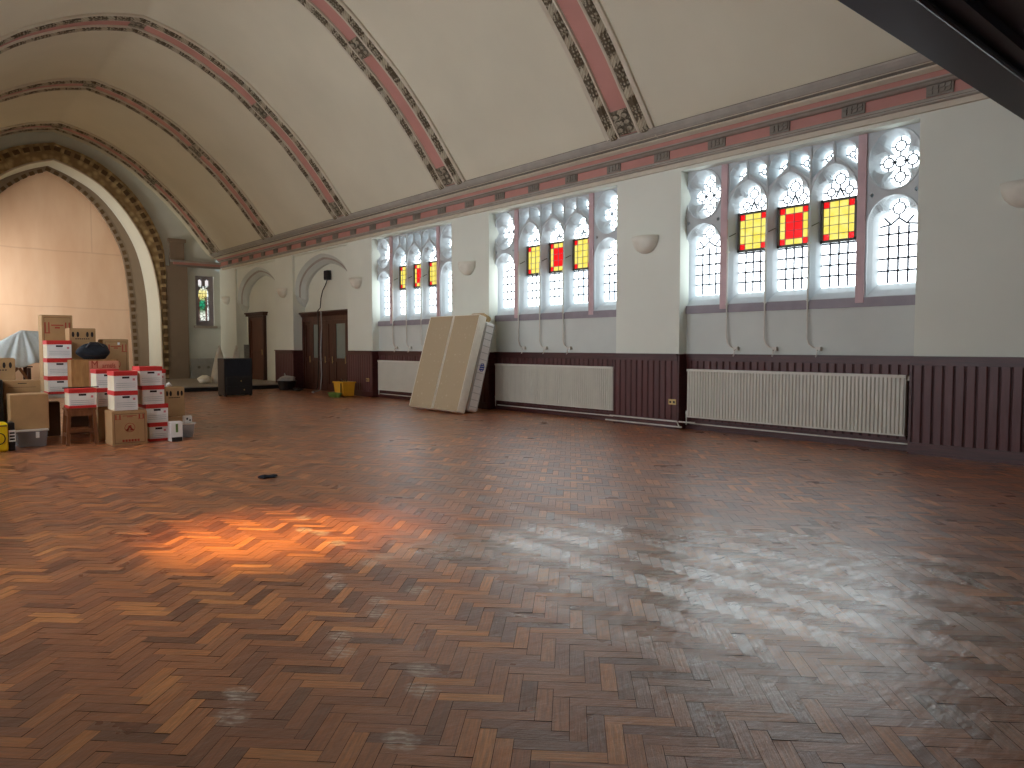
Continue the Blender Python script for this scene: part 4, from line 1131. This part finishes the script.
# yellow drum-like bag
root=empty('yellow_tub',(1.0,11.5,0)); tag(root,'yellow and black container with a white label at the left edge','container')
b=MB(); b.box(.82,1.165,11.32,11.6,0,.37); b.build('body','yellow',root,bevel=.03)
b=MB(); b.box(1.165,1.24,11.36,11.58,0.0,.365); b.build('side_panel','black',root,bevel=.01)
b=MB(); b.box(1.172,1.245,11.352,11.357,.12,.27); b.build('label','wbox',root)
b=MB(); 
for k in range(3): b.box(1.18,1.235,11.348,11.352,.14+.04*k,.162+.04*k)
b.build('label_print','printdark',root)
b=MB(); b.tube([(1.07+.06*math.cos(a*PI/8),11.316,.17+.07*math.sin(a*PI/8)) for a in range(16)],.007,5,closed=True); b.build('round_mark','printdark',root)
b=MB(); b.box(.84,1.15,11.315,11.32,.325,.34); b.build('band','brownprint',root)
b=MB(); b.box(1.02,1.19,11.95,12.3,0,.9); tag(b.build('black_case','black',bevel=.02),'tall black case between the yellow container and the plain cartons','case')
b=MB(); b.tube([(1.02+.02*0+.0,12.4-.0,1.0)]+[(1.03,12.42,.82),(1.03,12.42,.8)],.01,6) if False else None
# dust sheet over furniture
root=empty('covered_furniture',(1.6,14.4,0)); tag(root,'dark wooden chairs stacked beneath the pale dust sheet','chairs')
for x in (1.35,1.75):
    b=MB(); b.bar((x,14.05,0),(x,14.05,1.0),.05); b.build('leg','door',root)
    b=MB(); b.bar((x,14.5,0),(x,14.5,1.0),.05); b.build('leg','door',root)
b=MB(); b.bar((1.33,14.05,.75),(1.80,14.05,.75),.04,.06);  b.bar((1.4,14.05,.78),(1.6,14.05,1.0),.04); b.bar((1.75,14.05,.78),(1.62,14.05,1.0),.04); b.build('rail','stool',root)
b=MB(); b.box(1.3,1.84,14.34,14.5,1.0,1.02); b.build('seat','door',root)
def sheetfn(u,v):
    x=.75+u*1.30; px=1.70
    top=1.60-abs(x-px)*(.62 if x<px else .05)
    hem=1.03+.035*math.sin(9*u)+.02*math.sin(23*u+1)
    k=min(1,v/.35); z=hem+(top-hem)*k
    if v>.65: z=top-(top-1.15)*((v-.65)/.35)
    ang=math.atan2(z-1.75,x-px)
    y=13.95+.30*k**1.3+max(0,v-.35)*.8
    fold=math.sin(ang*17)*.5+math.sin(ang*31+1)*.3
    if v<.65: y-=.045*fold*min(1,(1.7-z)*2.2)*(1 if v<.35 else (.65-v)/.3)
    return (x,y,z)
b=MB(); b.grid(sheetfn,90,40); tag(b.build('dust_sheet','sheet',smooth=True,solid=.006),'pale grey dust sheet draped over furniture behind the left cartons','sheet')
# ------------------------------------------------------------------ far items
root=empty('black_cabinet',(7.2,20.15,0)); tag(root,'waist-high black cabinet standing before the low stage','cabinet')
b=MB(); b.box(6.86,7.62,19.9,20.4,.03,1.02,0,ms=[1,0,0,0,0,0]); b.build('body',['black','blackbrown'],root,bevel=.01)
b=MB(); b.box(6.92,7.56,19.885,19.9,.55,.98); b.build('upper_panel','blackmatte',root)
for i in range(2):
    d=MB(); d.box(6.92,7.56,19.88,19.9,.06+.24*i,.27+.24*i); dd=d.build('drawer','black',root)
    k=MB(); k.lathe([(0,-.02),(.015,-.018),(.018,0),(.01,.015),(0,.02)],(7.3 if i else 7.38,19.865,.17+.24*i),8); k.build('knob','brass',dd)
for x in (6.9,7.58):
    for y in (19.95,20.35):
        b=MB(); b.box(x-.03,x+.03,y-.03,y+.03,0,.03); b.build('foot','black',root)
root=empty('grey_panel',(9.05,28.45,.15)); tag(root,'small grey panel with two dark knobs leaning below the figure window','panel')
b=MB(); b.obox((9.05,28.5,.52),(.43,0,0),(0,.02,.005),(0,.05,.37)); b.build('board','greyboard',root)
for s in (-1,1):
    b=MB(); b.lathe([(0,0),(.05,0),(.05,.03),(0,.035)],(0,0,0),12); b.build('knob','dust',root,mtx=Matrix.Translation((9.07+s*.17,28.48,.56))@Matrix.Rotation(PI/2,4,'X'))
def cone(name,x,y,z0,h,r0,mat,label,cat):
    b=MB(); n=18; rings=[]
    for k in range(7):
        f=k/6; rr=r0*(1-f)**.8+.02
        rings.append([(x+rr*(1+.10*math.sin(5*a*2*PI/n))*math.cos(2*PI*a/n),y+rr*.5*math.sin(2*PI*a/n),z0+h*f) for a in range(n)])
    b.loft(rings); b.face(rings[-1]); tag(b.build(name,mat,smooth=True),label,cat)
cone('draped_cloth',8.34,24.6,.155,1.22,.28,'canvas','left pointed white cloth behind the black cabinet on the stage','cloth')
cone('draped_cloth',8.86,24.5,.155,1.22,.22,'canvas','right pointed white cloth behind the black cabinet on the stage','cloth')
b=MB(); b.bar((9.2,24.5,.155),(9.2,24.5,1.40),.16,.05); tag(b.build('dark_post','dust'),'upright grey plank beside the pointed white cloths','plank')
blobmesh((7.80,24.4,.27),(.22,.15,.14),16,10,.08,5,.2).build('cream_sack','fabric',smooth=True)
tag(bpy.data.objects['cream_sack'],'cream sack slumped on the stage left of the black cabinet','sack')
root=empty('washing_tub',(9.42,21.6,0)); tag(root,'dark round tub heaped with pale cloth near the double doors','tub')
b=MB(); b.lathe([(0,.0),(.22,0),(.28,.26),(.30,.27),(.30,.29),(.27,.29),(.21,.02),(0,.02)],(9.40,21.75,0),24); b.build('tub','black',root,smooth=False)
blobmesh((9.40,21.75,.33),(.25,.27,.10),22,12,.12,8).build('cloth_heap','cloth',root,smooth=True)
b=MB(); b.tube([(9.35,21.75,.36),(9.35,21.8,.47),(9.37,21.85,.50),(9.40,21.86,.44)],.018,8); b.build('cloth_end','cloth',root)
root=empty('yellow_crate',(9.35,17.85,0)); tag(root,'yellow plastic crate with cables against the panelling right of the doors','crate')
b=MB()
x0,x1,y0,y1=9.15,9.5,17.60,18.15
b.loft([[(x0+.03,y0+.03,.02),(x1-.03,y0+.03,.02),(x1-.03,y1-.03,.02),(x0+.03,y1-.03,.02)],[(x0,y0,.40),(x1,y0,.40),(x1,y1,.40),(x0,y1,.40)],[(x0+.02,y0+.02,.40),(x1-.02,y0+.02,.40),(x1-.02,y1-.02,.40),(x0+.02,y1-.02,.40)],[(x0+.05,y0+.05,.04),(x1-.05,y0+.05,.04),(x1-.05,y1-.05,.04),(x0+.05,y1-.05,.04)]]); b.face([(x0+.05,y0+.05,.04),(x1-.05,y0+.05,.04),(x1-.05,y1-.05,.04),(x0+.05,y1-.05,.04)])
b.build('body','yellow2',root)
b=MB(); b.box(x0-.02,x1+.02,y0-.02,y1+.02,.37,.405); b.build('rim','yellow2',root)
b=MB(); b.box(x0-.012,x0+.0,y0+.10,y0+.14,.03,.42); b.build('strap','black',root)
b=MB(); b.tube([(9.2,17.75,.38),(9.25,17.85,.47),(9.3,18.0,.46),(9.28,18.08,.38)],.014,6); b.tube([(9.3,17.7,.38),(9.35,17.8,.45),(9.38,17.95,.44),(9.4,18.05,.38)],.014,6); b.build('cable','black',root)
b=MB()
for k in range(4): b.tube([(8.98+(.16+.02*k)*math.cos(a*PI/9)*.5,17.75+(.26+.025*k)*math.sin(a*PI/9),.02+.03*k) for a in range(18)],.014,6,closed=True)
tag(b.build('hose_coil','green'),'green coiled hose on the floor in front of the yellow crate','hose')
b=MB(); b.tube([(2.86,7.36,.012),(2.90,7.31,.02),(2.95,7.33,.014),(3.0,7.30,.016),(3.05,7.34,.012)],[.01,.022,.014,.02,.008],8); b.tube([(2.88,7.28,.01),(2.94,7.30,.014),(2.99,7.27,.01)],[.008,.014,.006],8)
tag(b.build('crumpled_strap','blackmatte'),'small crumpled black scrap alone on the parquet','scrap')
# tan roll behind mattress top
b=MB(); b.tube([(9.52,11.92,1.90),(9.52,12.1,1.93),(9.50,12.4,1.93),(9.5,12.62,1.90)],[.06,.11,.11,.07],14)
tag(b.build('rolled_blanket','tan',smooth=True),'tan rolled blanket wedged on top behind the leaning bases','blanket')
# ------------------------------------------------------------------ lights
w=bpy.data.worlds.new('World'); S.world=w; w.use_nodes=True; w.node_tree.nodes['Background'].inputs[0].default_value=(.6,.7,.8,1); w.node_tree.nodes['Background'].inputs[1].default_value=.3
def spot(name,loc,tgt,col,power,ang,blend=1.,size=.15):
    l=bpy.data.lights.new(name,'SPOT'); l.energy=power; l.color=col; l.spot_size=math.radians(ang); l.spot_blend=blend; l.shadow_soft_size=size
    o=bpy.data.objects.new(name,l); COL.objects.link(o); o.location=loc
    o.rotation_euler=(Vector(tgt)-Vector(loc)).to_track_quat('-Z','Y').to_euler(); return o
spot('sunbeam_orange',(-.75,6.6,3.1),(2.15,5.25,0),(1,.42,.07),360,25)
spot('sunbeam_amber',(-.75,5.2,3.1),(2.02,4.88,0),(1,.64,.16),520,23)
spot('added_boarding_spot',(-.2,26.3,2.6),(4.6,29.9,3.4),(1,.9,.80),470,75,1.,.4)  # unseen spot added to brighten the chancel boarding
# ------------------------------------------------------------------ camera
cam=bpy.data.cameras.new('camera'); co=bpy.data.objects.new('camera',cam); COL.objects.link(co)
cam.sensor_width=36; cam.lens=735/1024*36; cam.clip_start=.05; cam.clip_end=200
co.location=(0,0,1.35); co.rotation_euler=(PI/2-.0515,0,-.7055)
S.camera=co
vs=S.view_settings; vs.view_transform='Standard'; vs.look='None'; vs.gamma=1; vs.use_curve_mapping=False; vs.exposure=1.5
cy=S.cycles; cy.use_denoising=True; cy.max_bounces=8; cy.diffuse_bounces=5; cy.glossy_bounces=3; cy.transparent_max_bounces=8; cy.sample_clamp_indirect=6.; cy.caustics_reflective=False; cy.caustics_refractive=False
try: cy.denoiser='OPENIMAGEDENOISE'
except Exception: pass
